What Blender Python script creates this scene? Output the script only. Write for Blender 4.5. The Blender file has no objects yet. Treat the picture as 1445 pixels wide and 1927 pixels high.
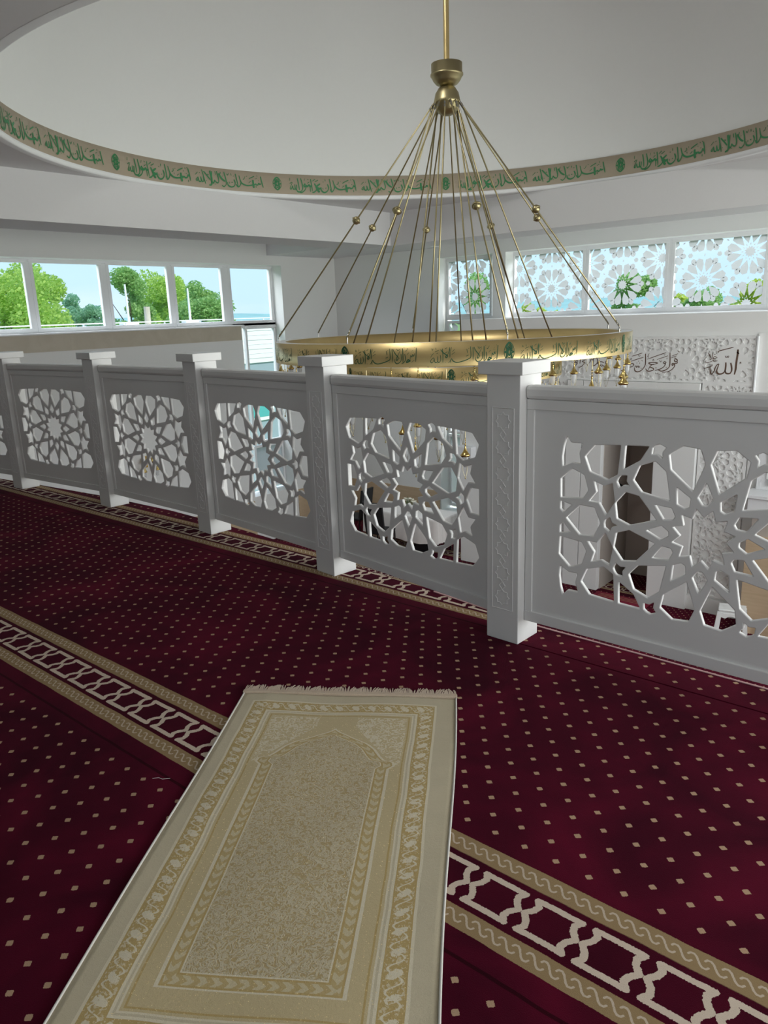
import bpy, bmesh, math, random
from mathutils import Vector, Matrix
random.seed(7)
PI = math.pi
sin, cos, rad = math.sin, math.cos, math.radians
SC = bpy.context.scene
COL = SC.collection
TH = rad(-40.68)                       # direction of the far wall in the camera frame

# ------------------------------------------------------------------ camera
def setup_camera():
    p, r = rad(14.72), rad(-2.08)
    F = Vector((0, cos(p), -sin(p))); Rt = Vector((1, 0, 0)); U = Rt.cross(F)
    R2 = Rt * cos(r) + U * sin(r); U2 = -Rt * sin(r) + U * cos(r)
    rot = Matrix.Rotation(-TH, 3, 'Z')
    R2, U2, F = rot @ R2, rot @ U2, rot @ F
    cd = bpy.data.cameras.new('camera'); co = bpy.data.objects.new('camera', cd); COL.objects.link(co)
    M = Matrix(((R2.x, U2.x, -F.x, 0), (R2.y, U2.y, -F.y, 0), (R2.z, U2.z, -F.z, 1.4), (0, 0, 0, 1)))
    co.matrix_world = M
    cd.sensor_fit = 'HORIZONTAL'; cd.sensor_width = 36; cd.lens = 36 * 1412 / 1445
    cd.clip_start = .05; cd.clip_end = 3000
    SC.camera = co
setup_camera()
SC.view_settings.view_transform = 'Standard'; SC.view_settings.look = 'None'
SC.view_settings.gamma = 1; SC.view_settings.use_curve_mapping = False
SC.view_settings.exposure = 0.0

# ------------------------------------------------------------------ sky
def setup_world():
    w = bpy.data.worlds.new('sky'); SC.world = w; w.use_nodes = True
    nt = w.node_tree; nt.nodes.clear()
    out = nt.nodes.new('ShaderNodeOutputWorld'); bg = nt.nodes.new('ShaderNodeBackground')
    tc = nt.nodes.new('ShaderNodeTexCoord'); sep = nt.nodes.new('ShaderNodeSeparateXYZ')
    cr = nt.nodes.new('ShaderNodeValToRGB')
    nz = nt.nodes.new('ShaderNodeTexNoise'); nz.inputs['Scale'].default_value = 2.2; nz.inputs['Detail'].default_value = 6
    mp = nt.nodes.new('ShaderNodeMapping'); mp.inputs['Scale'].default_value = (1, 1, 5)
    nt.links.new(tc.outputs['Generated'], mp.inputs['Vector']); nt.links.new(mp.outputs['Vector'], nz.inputs['Vector'])
    nt.links.new(tc.outputs['Generated'], sep.inputs[0]); nt.links.new(sep.outputs['Z'], cr.inputs['Fac'])
    e = cr.color_ramp.elements
    e[0].position = 0.0; e[0].color = (.54, .75, .92, 1)
    e[1].position = .5; e[1].color = (.38, .62, .92, 1)
    k = cr.color_ramp.elements.new(.06); k.color = (.54, .77, .96, 1)
    mix = nt.nodes.new('ShaderNodeMix'); mix.data_type = 'RGBA'
    c2 = nt.nodes.new('ShaderNodeValToRGB'); c2.color_ramp.elements[0].position = .5; c2.color_ramp.elements[1].position = .75
    c2.color_ramp.elements[1].color = (.55, .55, .55, 1)
    nt.links.new(nz.outputs['Fac'], c2.inputs['Fac']); nt.links.new(c2.outputs['Color'], mix.inputs[0])
    nt.links.new(cr.outputs['Color'], mix.inputs[6]); mix.inputs[7].default_value = (.85, .92, .96, 1)
    nt.links.new(mix.outputs[2], bg.inputs['Color']); bg.inputs['Strength'].default_value = 1.25
    nt.links.new(bg.outputs[0], out.inputs[0])
setup_world()

def area(name, loc, target, sx, sy, power, col=(1, 1, 1)):
    l = bpy.data.lights.new(name, 'AREA'); l.shape = 'RECTANGLE'; l.size = sx; l.size_y = sy; l.energy = power; l.color = col
    o = bpy.data.objects.new(name, l); COL.objects.link(o); o.location = loc
    o.rotation_euler = (Vector(target) - Vector(loc)).to_track_quat('-Z', 'Y').to_euler()
    return o
sun = bpy.data.lights.new('sun', 'SUN'); sun.energy = 4.0; sun.angle = rad(3); sun.color = (1, .96, .88)
so = bpy.data.objects.new('sun', sun); COL.objects.link(so); so.rotation_euler = Vector((-.62, -.20, -.8)).to_track_quat('-Z', 'Y').to_euler()
# daylight through the windows
area('daylight_right', (2.86, 6.9, .75), (-6, 7.6, .3), 9.0, 2.9, 460, (1, .995, .98))
area('daylight_left', (-13.6, 6.2, 4.2), (-6, 6.2, -2.0), 11, 2.2, 680, (.97, .985, 1))
area('daylight_far', (-4.2, 14.4, 4.3), (-4.2, 8, -2.2), 9, 2.2, 680, (.97, .985, 1))
area('daylight_gallery_right', (2.86, 1.5, 1.6), (-2, 1.6, -.2), 2.0, 1.2, 52, (1, .985, .96))
area('daylight_rear', (.4, -1.56, 1.55), (-.9, 3, .7), 3.6, 1.1, 4, (1, .985, .96))
area('dome_fill', (-4.0, 3.42, 5.56), (-1.4, 8.5, 2.4), 2.2, .9, 128, (1, .995, .98))   # added fill lamp inside the near dome, stands for no known opening

# ------------------------------------------------------------------ node maths
class N:
    def __init__(s, nt, v): s.nt = nt; s.v = v
    def _op(s, op, *a):
        n = s.nt.nodes.new('ShaderNodeMath'); n.operation = op
        for i, x in enumerate((s,) + a):
            x = x.v if isinstance(x, N) else x
            if isinstance(x, (int, float)): n.inputs[i].default_value = x
            else: s.nt.links.new(x, n.inputs[i])
        return N(s.nt, n.outputs[0])
    def __add__(s, o): return s._op('ADD', o)
    __radd__ = __add__
    def __sub__(s, o): return s._op('SUBTRACT', o)
    def __rsub__(s, o): return (s * -1) + o
    def __mul__(s, o): return s._op('MULTIPLY', o)
    __rmul__ = __mul__
    def __truediv__(s, o): return s._op('DIVIDE', o)
    def __pow__(s, o): return s._op('POWER', o)
    def __lt__(s, o): return s._op('LESS_THAN', o)
    def __gt__(s, o): return s._op('GREATER_THAN', o)
    def mod(s, o): return s._op('FLOORED_MODULO', o)
    def floor(s): return s._op('FLOOR')
    def abs(s): return s._op('ABSOLUTE')
    def sin(s): return s._op('SINE')
    def sqrt(s): return s._op('SQRT')
    def min(s, o): return s._op('MINIMUM', o)
    def max(s, o): return s._op('MAXIMUM', o)
    def clamp(s):
        r = s._op('ADD', 0.0); r.v.node.use_clamp = True; return r
def between(x, a, b): return (x > a) * (x < b)
def segd(x, y, ax, ay, bx, by):
    dx, dy = bx - ax, by - ay; L = dx * dx + dy * dy
    h = (((x - ax) * dx + (y - ay) * dy) / L).clamp()
    ex = x - ax - h * dx; ey = y - ay - h * dy
    return (ex * ex + ey * ey).sqrt()
def mat_new(name):
    m = bpy.data.materials.new(name); m.use_nodes = True
    nt = m.node_tree; b = nt.nodes['Principled BSDF']
    return m, nt, b
def coords(nt):
    tc = nt.nodes.new('ShaderNodeTexCoord'); sp = nt.nodes.new('ShaderNodeSeparateXYZ')
    nt.links.new(tc.outputs['Object'], sp.inputs[0])
    return tc.outputs['Object'], N(nt, sp.outputs['X']), N(nt, sp.outputs['Y']), N(nt, sp.outputs['Z'])
def noise(nt, vec, scale, detail=2, dist=0):
    n = nt.nodes.new('ShaderNodeTexNoise'); n.inputs['Scale'].default_value = scale; n.inputs['Detail'].default_value = detail
    n.inputs['Distortion'].default_value = dist
    nt.links.new(vec, n.inputs['Vector']); return N(nt, n.outputs['Fac'])
def cmix(nt, f, a, b):
    n = nt.nodes.new('ShaderNodeMix'); n.data_type = 'RGBA'
    for i, x in ((0, f), (6, a), (7, b)):
        x = x.v if isinstance(x, N) else x
        if isinstance(x, (int, float)): n.inputs[i].default_value = x
        elif isinstance(x, tuple): n.inputs[i].default_value = (*x, 1)
        else: nt.links.new(x, n.inputs[i])
    return n.outputs[2]
def bump(nt, b, h, strength, dist):
    n = nt.nodes.new('ShaderNodeBump'); n.inputs['Strength'].default_value = strength; n.inputs['Distance'].default_value = dist
    nt.links.new(h.v, n.inputs['Height']); nt.links.new(n.outputs[0], b.inputs['Normal'])
def plain(name, col, rough=.5, metal=0, nz=0, bmp=0, scale=30, coat=0):
    m, nt, b = mat_new(name)
    b.inputs['Base Color'].default_value = (*col, 1); b.inputs['Roughness'].default_value = rough; b.inputs['Metallic'].default_value = metal
    b.inputs['Coat Weight'].default_value = coat
    if nz or bmp:
        v, *_ = coords(nt); f = noise(nt, v, scale, 3)
        if nz:
            nt.links.new(cmix(nt, f, tuple(c * (1 - nz) for c in col), tuple(min(1, c * (1 + nz)) for c in col)), b.inputs['Base Color'])
        if bmp: bump(nt, b, f, bmp, .004)
    return m

# ------------------------------------------------------------------ materials
M = {}
M['wall'] = plain('wall_paint', (.82, .82, .805), .7, nz=.015, bmp=.05, scale=60)
M['ceil'] = plain('ceiling_paint', (.72, .715, .725), .8, nz=.015, bmp=.05, scale=50)
M['dome'] = plain('dome_paint', (.80, .81, .80), .8, nz=.01, bmp=.04, scale=20)
M['lip'] = plain('trim_white', (.86, .87, .88), .5)
M['rail'] = plain('lacquered_white', (.74, .735, .72), .36, nz=.01, scale=15)
M['frame'] = plain('window_frame_white', (.80, .81, .82), .4)
M['band'] = plain('beige_band', (.40, .335, .25), .55, nz=.05, scale=8)
M['green'] = plain('green_paint', (.03, .21, .075), .5)
M['dgreen'] = plain('engraved_green', (.010, .075, .030), .8)
M['brownink'] = plain('engraved_brown', (.13, .075, .05), .5)
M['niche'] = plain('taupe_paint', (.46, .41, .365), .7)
M['stoolplastic'] = plain('white_plastic', (.82, .83, .82), .35)
M['black'] = plain('black_fabric', (.012, .012, .014), .6)
M['chrome'] = plain('steel', (.30, .29, .27), .35, 1)
M['cloth'] = plain('white_cloth', (.82, .78, .75), .8, nz=.03, scale=9)
M['leafgreen'] = plain('stem_green', (.05, .13, .04), .6)
M['petal'] = plain('cream_petals', (.82, .79, .66), .6)
def opal():
    m, nt, b = mat_new('opal_glass'); out = nt.nodes['Material Output']
    b.inputs['Base Color'].default_value = (.72, .74, .76, 1); b.inputs['Roughness'].default_value = .1
    t = nt.nodes.new('ShaderNodeBsdfTransparent'); mx = nt.nodes.new('ShaderNodeMixShader'); mx.inputs[0].default_value = .42
    nt.links.new(t.outputs[0], mx.inputs[1]); nt.links.new(b.outputs[0], mx.inputs[2]); nt.links.new(mx.outputs[0], out.inputs[0])
    return m
M['glassy'] = opal()
M['siding'] = plain('white_siding', (.82, .83, .84), .5)
M['greywall'] = plain('blue_grey_wall', (.30, .38, .43), .7)
M['teal'] = plain('teal_pane', (.10, .42, .42), .2)
M['bark'] = plain('bark', (.10, .075, .05), .9)
M['hillmat'] = plain('hazy_hill', (.23, .42, .42), 1, nz=.25, scale=.03)  # bluish distance haze is put into the hill colour
M['meadow'] = plain('meadow', (.16, .28, .08), 1, nz=.3, scale=.3)
def leafmat(name, c):
    m, nt, b = mat_new(name)
    v, *_ = coords(nt); f = noise(nt, v, 1.3, 4)
    nt.links.new(cmix(nt, f, tuple(x * .72 for x in c), tuple(x * 1.35 for x in c)), b.inputs['Base Color'])
    b.inputs['Roughness'].default_value = .75
    tr = nt.nodes.new('ShaderNodeBsdfTranslucent'); tr.inputs[0].default_value = (*[min(1, x * 1.5) for x in c], 1)
    mx = nt.nodes.new('ShaderNodeMixShader'); mx.inputs[0].default_value = .4
    out = nt.nodes['Material Output']
    nt.links.new(b.outputs[0], mx.inputs[1]); nt.links.new(tr.outputs[0], mx.inputs[2]); nt.links.new(mx.outputs[0], out.inputs[0])
    return m
M['leaf_bright'] = leafmat('leaves_bright_green', (.42, .58, .14))
M['leaf_mid'] = leafmat('leaves_mid_green', (.32, .50, .18))
M['leaf_blue'] = leafmat('leaves_bluish_green', (.30, .50, .34))
M['leaf_yellow'] = leafmat('leaves_yellow_green', (.52, .60, .12))
def brass(name, col, rough):
    m, nt, b = mat_new(name)
    v, x, y, z = coords(nt); f = noise(nt, v, 5, 3)
    nt.links.new(cmix(nt, f, tuple(c * .85 for c in col), tuple(min(1, c * 1.12) for c in col)), b.inputs['Base Color'])
    b.inputs['Metallic'].default_value = 1
    r = f * .16 + (rough - .08); nt.links.new(r.v, b.inputs['Roughness'])
    mp = nt.nodes.new('ShaderNodeMapping'); mp.inputs['Scale'].default_value = (3, 3, 400); nt.links.new(v, mp.inputs[0])
    g = noise(nt, mp.outputs[0], 1, 2); bump(nt, b, g, .12, .002)
    return m
M['brass'] = brass('brushed_brass', (.72, .55, .26), .34)
M['brasspol'] = brass('polished_brass', (.70, .52, .20), .22)
M['brassdark'] = brass('aged_brass', (.40, .34, .19), .38)
def wood():
    m, nt, b = mat_new('oak_panel'); v, x, y, z = coords(nt)
    mp = nt.nodes.new('ShaderNodeMapping'); mp.inputs['Scale'].default_value = (1.2, 1.2, 14); nt.links.new(v, mp.inputs[0])
    f = noise(nt, mp.outputs[0], 2, 5, .6)
    nt.links.new(cmix(nt, f, (.50, .36, .22), (.66, .51, .35)), b.inputs['Base Color']); b.inputs['Roughness'].default_value = .5
    return m
M['wood'] = wood()
def stonestrip():
    m, nt, b = mat_new('pale_beige_board'); v, x, y, z = coords(nt)
    f = noise(nt, v, 3, 6, 1.5)
    nt.links.new(cmix(nt, f, (.46, .40, .30), (.60, .54, .44)), b.inputs['Base Color']); b.inputs['Roughness'].default_value = .45
    return m
M['beige'] = stonestrip()
def glass():
    m, nt, b = mat_new('clear_glass'); out = nt.nodes['Material Output']
    t = nt.nodes.new('ShaderNodeBsdfTransparent'); t.inputs[0].default_value = (.97, .985, .985, 1)
    g = nt.nodes.new('ShaderNodeBsdfGlossy'); g.inputs['Roughness'].default_value = .02
    fr = nt.nodes.new('ShaderNodeFresnel'); fr.inputs[0].default_value = 1.3
    mx = nt.nodes.new('ShaderNodeMixShader'); nt.links.new(fr.outputs[0], mx.inputs[0])
    nt.links.new(t.outputs[0], mx.inputs[1]); nt.links.new(g.outputs[0], mx.inputs[2]); nt.links.new(mx.outputs[0], out.inputs[0])
    nt.nodes.remove(b); return m
M['glass'] = glass()
def film():
    m, nt, b = mat_new('frosted_film'); out = nt.nodes['Material Output']
    d = nt.nodes.new('ShaderNodeBsdfDiffuse'); d.inputs[0].default_value = (.48, .49, .50, 1)
    t = nt.nodes.new('ShaderNodeBsdfTranslucent'); t.inputs[0].default_value = (.35, .355, .36, 1)
    mx = nt.nodes.new('ShaderNodeMixShader'); mx.inputs[0].default_value = .55
    nt.links.new(d.outputs[0], mx.inputs[1]); nt.links.new(t.outputs[0], mx.inputs[2]); nt.links.new(mx.outputs[0], out.inputs[0])
    nt.nodes.remove(b); return m
M['film'] = film()

RED = (.098, .0036, .0175); RED2 = (.036, .0016, .0080); CREAM = (.60, .50, .40); TAN = (.29, .205, .105); DOT = (.43, .29, .185)
def carpet(name, t0, x0, rows=True, borders=True):
    m, nt, b = mat_new(name); v, x, y, z = coords(nt)
    wob = (noise(nt, v, 9, 1) - .5) * .006
    yy = y + wob - t0
    tp = yy.mod(1.59) if rows else yy
    vv = tp - .409
    rf = (vv / .0627 + .5).floor(); dv = vv - rf * .0627
    du = (x - x0 + rf * .04625 + .04625).mod(.0925) - .04625
    jag = (noise(nt, v, 260, 1) - .5) * .5
    dot = (((du.abs() / .0108) ** 1.15 + (dv.abs() / .0100) ** 1.15 + jag) < 1)
    if borders: dot = dot * between(tp, .38, 1.56)
    big = noise(nt, v, 2.3, 4, .8); mid = noise(nt, v, 9, 3)
    shade = ((big * 2.6 + mid * .5) - 1.15).clamp()
    col = cmix(nt, shade, RED2, RED)
    col = cmix(nt, dot, col, DOT)
    hgt = noise(nt, v, 420, 1)
    if borders:
        edge = noise(nt, v, 300, 1) * .004
        s1 = between(tp + edge, .068, .128); s2 = between(tp + edge, .289, .353)
        col = cmix(nt, (s1 + s2).clamp(), col, TAN)
        up = tp > .2
        yl = tp - (up * .2235 + .0975) + (noise(nt, v, 200, 1) - .5) * .002
        xm = (x + up * .012 + .01825).mod(.0365) - .01825
        SEG = ((0, 0, .006, -.0085), (.006, -.0085, .013, -.0140), (.013, -.0140, .0205, -.0130), (.0205, -.0130, .0240, -.0075))
        dd = None
        for off in (-.0365, 0, .0365):
            xo = xm + off; sg = (xo > 0) * 2 - 1
            ax_ = xo.abs(); ay_ = yl * sg
            for q in SEG:
                e_ = segd(ax_, ay_, *q); dd = e_ if dd is None else dd.min(e_)
        col = cmix(nt, (dd < .0027) * (yl.abs() < .022), col, (.52, .43, .33))
        ux = ((x + .829 + .07475).mod(.1495) - .07475).abs(); uy = (tp - .2065).abs()
        jj = (noise(nt, v, 220, 1) - .5) * .006
        d = segd(ux, uy, 0, .054, .058, .0545)
        for a in ((.058, .0545, .0465, .037), (.0465, .037, .051, .020), (.051, .020, .0665, 0)):
            d = d.min(segd(ux, uy, *a))
        lat = ((d + jj) < .0085)
        dark = between(tp, .128, .289)
        col = cmix(nt, dark * .55, col, RED2)
        col = cmix(nt, lat, col, CREAM)
        seam = (tp.min(1.59 - tp) < .005)
        col = cmix(nt, seam * .75, col, (.012, .0008, .002))
        edgefold = between(tp, .005, .035)
        hgt = hgt + edgefold * .0
    nt.links.new(col, b.inputs['Base Color'])
    b.inputs['Roughness'].default_value = .95; b.inputs['Specular IOR Level'].default_value = .05
    b.inputs['Sheen Weight'].default_value = .045; b.inputs['Sheen Roughness'].default_value = .5; b.inputs['Sheen Tint'].default_value = (.8, .3, .4, 1)
    bump(nt, b, hgt, .35, .003)
    return m
M['carpet'] = carpet('mosque_carpet', 1.125, -.954)
M['carpet_low'] = carpet('mosque_carpet_hall', 1.295, -.95)
M['carpet_strip'] = carpet('mosque_carpet_offcut', 2.749 - .409, -1.38, rows=False, borders=False)

# ------------------------------------------------------------------ mesh helpers
def obj(name, bm, m=None, parent=None, smooth=False, loc=None):
    me = bpy.data.meshes.new(name)
    if isinstance(bm, bmesh.types.BMesh):
        bm.to_mesh(me); bm.free()
    else: me = bm; me.name = name
    if m is not None:
        me.materials.clear(); me.materials.append(m)
    if smooth:
        for p in me.polygons: p.use_smooth = True
    o = bpy.data.objects.new(name, me); COL.objects.link(o)
    if parent is not None: o.parent = parent
    if loc is not None: o.location = loc
    return o
def thing(name, label, cat, loc=(0, 0, 0), rz=0, group=None):
    o = bpy.data.objects.new(name, None); COL.objects.link(o); o.location = loc; o.rotation_euler = (0, 0, rz)
    o.empty_display_size = .1
    return tag(o, label, cat, group)
def tag(o, label, cat, group=None, kind=None):
    o['label'] = label; o['category'] = cat
    if group: o['group'] = group
    if kind: o['kind'] = kind
    return o
def struct(name, bm, m, smooth=False, label=None):
    o = obj(name, bm, m, None, smooth); o['kind'] = 'structure'
    if label: o['label'] = label
    return o
def copy_tree(o, parent=None):
    c = o.copy(); COL.objects.link(c)
    if parent is not None: c.parent = parent
    for ch in list(o.children): copy_tree(ch, c)
    return c
def NB(): return bmesh.new()
def box(bm, x0, x1, y0, y1, z0, z1, bev=0):
    vs = [bm.verts.new((x, y, z)) for z in (z0, z1) for y in (y0, y1) for x in (x0, x1)]
    fs = [(0, 2, 3, 1), (4, 5, 7, 6), (0, 1, 5, 4), (2, 6, 7, 3), (0, 4, 6, 2), (1, 3, 7, 5)]
    faces = [bm.faces.new([vs[i] for i in f]) for f in fs]
    if bev:
        es = list({e for f in faces for e in f.edges})
        bmesh.ops.bevel(bm, geom=es, offset=bev, segments=2, affect='EDGES', profile=.5)
    return bm
def prism(bm, pts, z0, z1):
    n = len(pts); lo = [bm.verts.new((x, y, z0)) for x, y in pts]; hi = [bm.verts.new((x, y, z1)) for x, y in pts]
    bm.faces.new(hi); bm.faces.new(lo[::-1])
    for i in range(n): bm.faces.new((lo[i], lo[(i + 1) % n], hi[(i + 1) % n], hi[i]))
    return bm
def lathe(bm, prof, seg=24, cx=0, cy=0, a0=0, a1=2 * PI):
    full = abs(a1 - a0 - 2 * PI) < 1e-6
    n = seg if full else seg + 1
    rings = []
    for r, z in prof:
        rings.append([bm.verts.new((cx + r * cos(a0 + (a1 - a0) * i / seg), cy + r * sin(a0 + (a1 - a0) * i / seg), z)) for i in range(n)])
    for j in range(len(prof) - 1):
        for i in range(seg):
            k = (i + 1) % n
            try: bm.faces.new((rings[j][i], rings[j][k], rings[j + 1][k], rings[j + 1][i]))
            except ValueError: pass
    return bm
def tube(bm, pts, r, seg=8, caps=True):
    pts = [Vector(p) for p in pts]; rings = []
    for i, p in enumerate(pts):
        d = (pts[min(i + 1, len(pts) - 1)] - pts[max(i - 1, 0)]).normalized()
        a = d.orthogonal().normalized() if i == 0 else (a - d * a.dot(d)).normalized()
        b = d.cross(a)
        rr = r[i] if isinstance(r, (list, tuple)) else r
        rings.append([bm.verts.new(p + (a * cos(2 * PI * k / seg) + b * sin(2 * PI * k / seg)) * rr) for k in range(seg)])
    for j in range(len(rings) - 1):
        for k in range(seg):
            bm.faces.new((rings[j][k], rings[j][(k + 1) % seg], rings[j + 1][(k + 1) % seg], rings[j + 1][k]))
    if caps: bm.faces.new(rings[0][::-1]); bm.faces.new(rings[-1])
    return bm
def ball(bm, c, r, u=12, v=8, sz=1):
    prof = [(r * sin(PI * i / v) + 1e-5, c[2] - r * sz * cos(PI * i / v)) for i in range(v + 1)]
    return lathe(bm, prof, u, c[0], c[1])
def curve_mesh(loops, extrude, bevel):
    """flat board in x,y with holes and rounded edges"""
    cu = bpy.data.curves.new('tmp', 'CURVE'); cu.dimensions = '2D'; cu.fill_mode = 'BOTH'
    cu.extrude = extrude; cu.bevel_depth = bevel; cu.bevel_resolution = 2; cu.offset = -bevel
    for L in loops:
        s = cu.splines.new('POLY'); s.points.add(len(L) - 1); s.use_cyclic_u = True
        for i, (x, y) in enumerate(L): s.points[i].co = (x, y, 0, 1)
    o = bpy.data.objects.new('tmp', cu); COL.objects.link(o)
    dg = bpy.context.evaluated_depsgraph_get(); dg.update()
    me = bpy.data.meshes.new_from_object(o.evaluated_get(dg))
    bpy.data.objects.remove(o); bpy.data.curves.remove(cu)
    return me
def grow(P, d):
    """offset a polygon outwards by d"""
    n = len(P); A = sum(P[i - 1][0] * P[i][1] - P[i][0] * P[i - 1][1] for i in range(n)); sg = 1 if A > 0 else -1; out = []
    for i in range(n):
        a, p, b = Vector(P[i - 1]), Vector(P[i]), Vector(P[(i + 1) % n])
        if (p - a).length < 1e-5 or (b - p).length < 1e-5: out.append(tuple(p)); continue
        u, v = (p - a).normalized(), (b - p).normalized()
        n1, n2 = Vector((u.y, -u.x)) * sg, Vector((v.y, -v.x)) * sg
        m = n1 + n2; k = max(.35, m.length_squared / 2) if m.length > 1e-4 else 1
        out.append(tuple(p + m * (d / k)))
    return out
def rounded(poly, r):
    out = []; n = len(poly)
    for i in range(n):
        p0, p, p1 = Vector(poly[i - 1]), Vector(poly[i]), Vector(poly[(i + 1) % n])
        a = (p0 - p); b = (p1 - p); k = min(r, a.length * .35, b.length * .35)
        A = p + a.normalized() * k; B = p + b.normalized() * k
        out += [tuple(A), tuple((A + B) / 4 + p / 2), tuple(B)]
    return out

# ------------------------------------------------------------------ twelve-fold star lattice
def rot2(p, a): return (p[0] * cos(a) - p[1] * sin(a), p[0] * sin(a) + p[1] * cos(a))
STAR = []
for k in range(12):
    STAR += [(.110 * cos(rad(15 + 30 * k)), .110 * sin(rad(15 + 30 * k))), (.078 * cos(rad(30 + 30 * k)), .078 * sin(rad(30 + 30 * k)))]
KITE = [(.124, -.008), (.150, -.026), (.204, 0), (.150, .026), (.124, .008)]
PETAL = [(.178, 0), (.265, -.060), (.318, -.055), (.342, 0), (.318, .055), (.265, .060)]
ARROW0 = [(.327, 0), (.343, -.007), (.350, -.023), (.366, -.012), (.368, 0), (.366, .012), (.350, .023), (.343, .007)]
ARROW = [(.3475 + (a - .3475) * 1.22, b * 1.22) for a, b in ARROW0]
STAR5 = [(.420, .163), (.378, .148), (.346, .163), (.334, .092), (.367, .037), (.397, .082), (.438, .083), (.408, .122)]
HEXC = [(.461, .257), (.422, .304), (.320, .312), (.328, .200), (.366, .177), (.438, .200)]
TRAP = [(.300, .313), (.213, .316), (.243, .263), (.304, .224)]
HEXH = [(.412, .057), (.461, .059), (.461, -.059), (.412, -.057), (.386, 0)]
HEXF = [(.534, 0), (.475, .060), (.416, .057), (.390, 0), (.416, -.057), (.475, -.060)]
HEXL = [(.562, .158), (.514, .203), (.463, .182), (.445, .124), (.466, .092), (.560, .082)]
CSTAR = [(.541, .330), (.521, .305), (.475, .305), (.488, .267), (.480, .227), (.515, .229), (.556, .208), (.558, .249), (.552, .291)]
TINY = [(.561, .066), (.515, .056), (.547, .022), (.561, .034)]
def mirror4(p): return [p, [(-x, y) for x, y in p][::-1], [(x, -y) for x, y in p][::-1], [(-x, -y) for x, y in p]]
def mirror2(p): return [p, [(-x, y) for x, y in p][::-1]]
def rosette(ymax=None):
    H = [STAR]
    for k in range(12):
        H.append([rot2(p, rad(30 * k)) for p in KITE]); H.append([rot2(p, rad(15 + 30 * k)) for p in PETAL])
    if ymax: H = [[(x, max(-ymax, min(ymax, y))) for x, y in h] for h in H]
    return H
def panel_holes(wide):
    H = rosette(.328 if wide else .316)
    for a in (0, 30, 60, 120, 150, 180, 210, 240, 300, 330): 
        h = [rot2(p, rad(a)) for p in ARROW]
        H.append([(x, max(-.328, min(.328, y))) for x, y in h])
    for p in (STAR5, HEXC, TRAP): H += mirror4(p)
    if wide:
        H += mirror2(HEXF)
        for p in (HEXL, CSTAR, TINY): H += mirror4(p)
    else: H += mirror2(HEXH)
    return H
def clip_poly(P, x0, x1, y0, y1):
    for ax, lim, sg in ((0, x0, 1), (0, x1, -1), (1, y0, 1), (1, y1, -1)):
        out = []
        for i in range(len(P)):
            a, b = P[i - 1], P[i]
            ia, ib = (a[ax] - lim) * sg >= 0, (b[ax] - lim) * sg >= 0
            if ia != ib:
                t = (lim - a[ax]) / (b[ax] - a[ax]); out.append((a[0] + t * (b[0] - a[0]), a[1] + t * (b[1] - a[1])))
            if ib: out.append(b)
        P = out
        if len(P) < 3: return []
    return P
def lattice_cells(d, ox, oy, x0, x1, y0, y1, film=True):
    """cells of the repeating star lattice (triangular grid, spacing d) clipped to a rectangle"""
    k = d / .715; out = []
    dx, dy = d * cos(PI / 6), d
    for i in range(int((x0 - ox) / dx) - 2, int((x1 - ox) / dx) + 3):
        for j in range(int((y0 - oy) / dy) - 2, int((y1 - oy) / dy) + 3):
            cx, cy = ox + i * dx, oy + j * dy + (dy / 2 if i % 2 else 0)
            if cx < x0 - d or cx > x1 + d or cy < y0 - d or cy > y1 + d: continue
            if film:
                cells = [[(x * .72, y * .72) for x, y in STAR]]
                for q in range(12):
                    cells.append([rot2(p, rad(15 + 30 * q)) for p in [(.118, 0), (.215, -.050), (.288, -.056), (.322, 0), (.288, .056), (.215, .050)]])
                    cells.append([rot2(p, rad(30 * q)) for p in [(.098, -.007), (.125, -.0), (.098, .007), (.088, 0)]])
                for a in (30, 90, 150): cells.append([rot2(p, rad(a)) for p in [(.335, 0), (.358, -.010), (.381, 0), (.358, .010)]])
                g = d / k / math.sqrt(3)
                for sgn in (0, 180):
                    cells.append([rot2((g + .036 * cos(rad(60 * q)), .036 * sin(rad(60 * q))), rad(sgn)) for q in range(6)])
                    for q in range(3):
                        cells.append([rot2((g + rot2(p, rad(60 + 120 * q))[0], rot2(p, rad(60 + 120 * q))[1]), rad(sgn)) for p in [(.066, -.016), (.100, -.044), (.180, 0), (.100, .044), (.066, .016)]])
            else:
                cells = rosette()
                for a in (30, 90, 150): cells.append([rot2(p, rad(a)) for p in [(.340, -.0), (.3575, -.016), (.375, 0), (.3575, .016)]])
                g = d / k / math.sqrt(3)
                for sgn in (0, 180):
                    cells.append([rot2((g + .050 * cos(rad(60 * q)), .050 * sin(rad(60 * q))), rad(sgn)) for q in range(6)])
            for c in cells:
                q = clip_poly([(cx + x * k, cy + y * k) for x, y in c], x0, x1, y0, y1)
                if len(q) >= 3: out.append(q)
    return out

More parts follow.
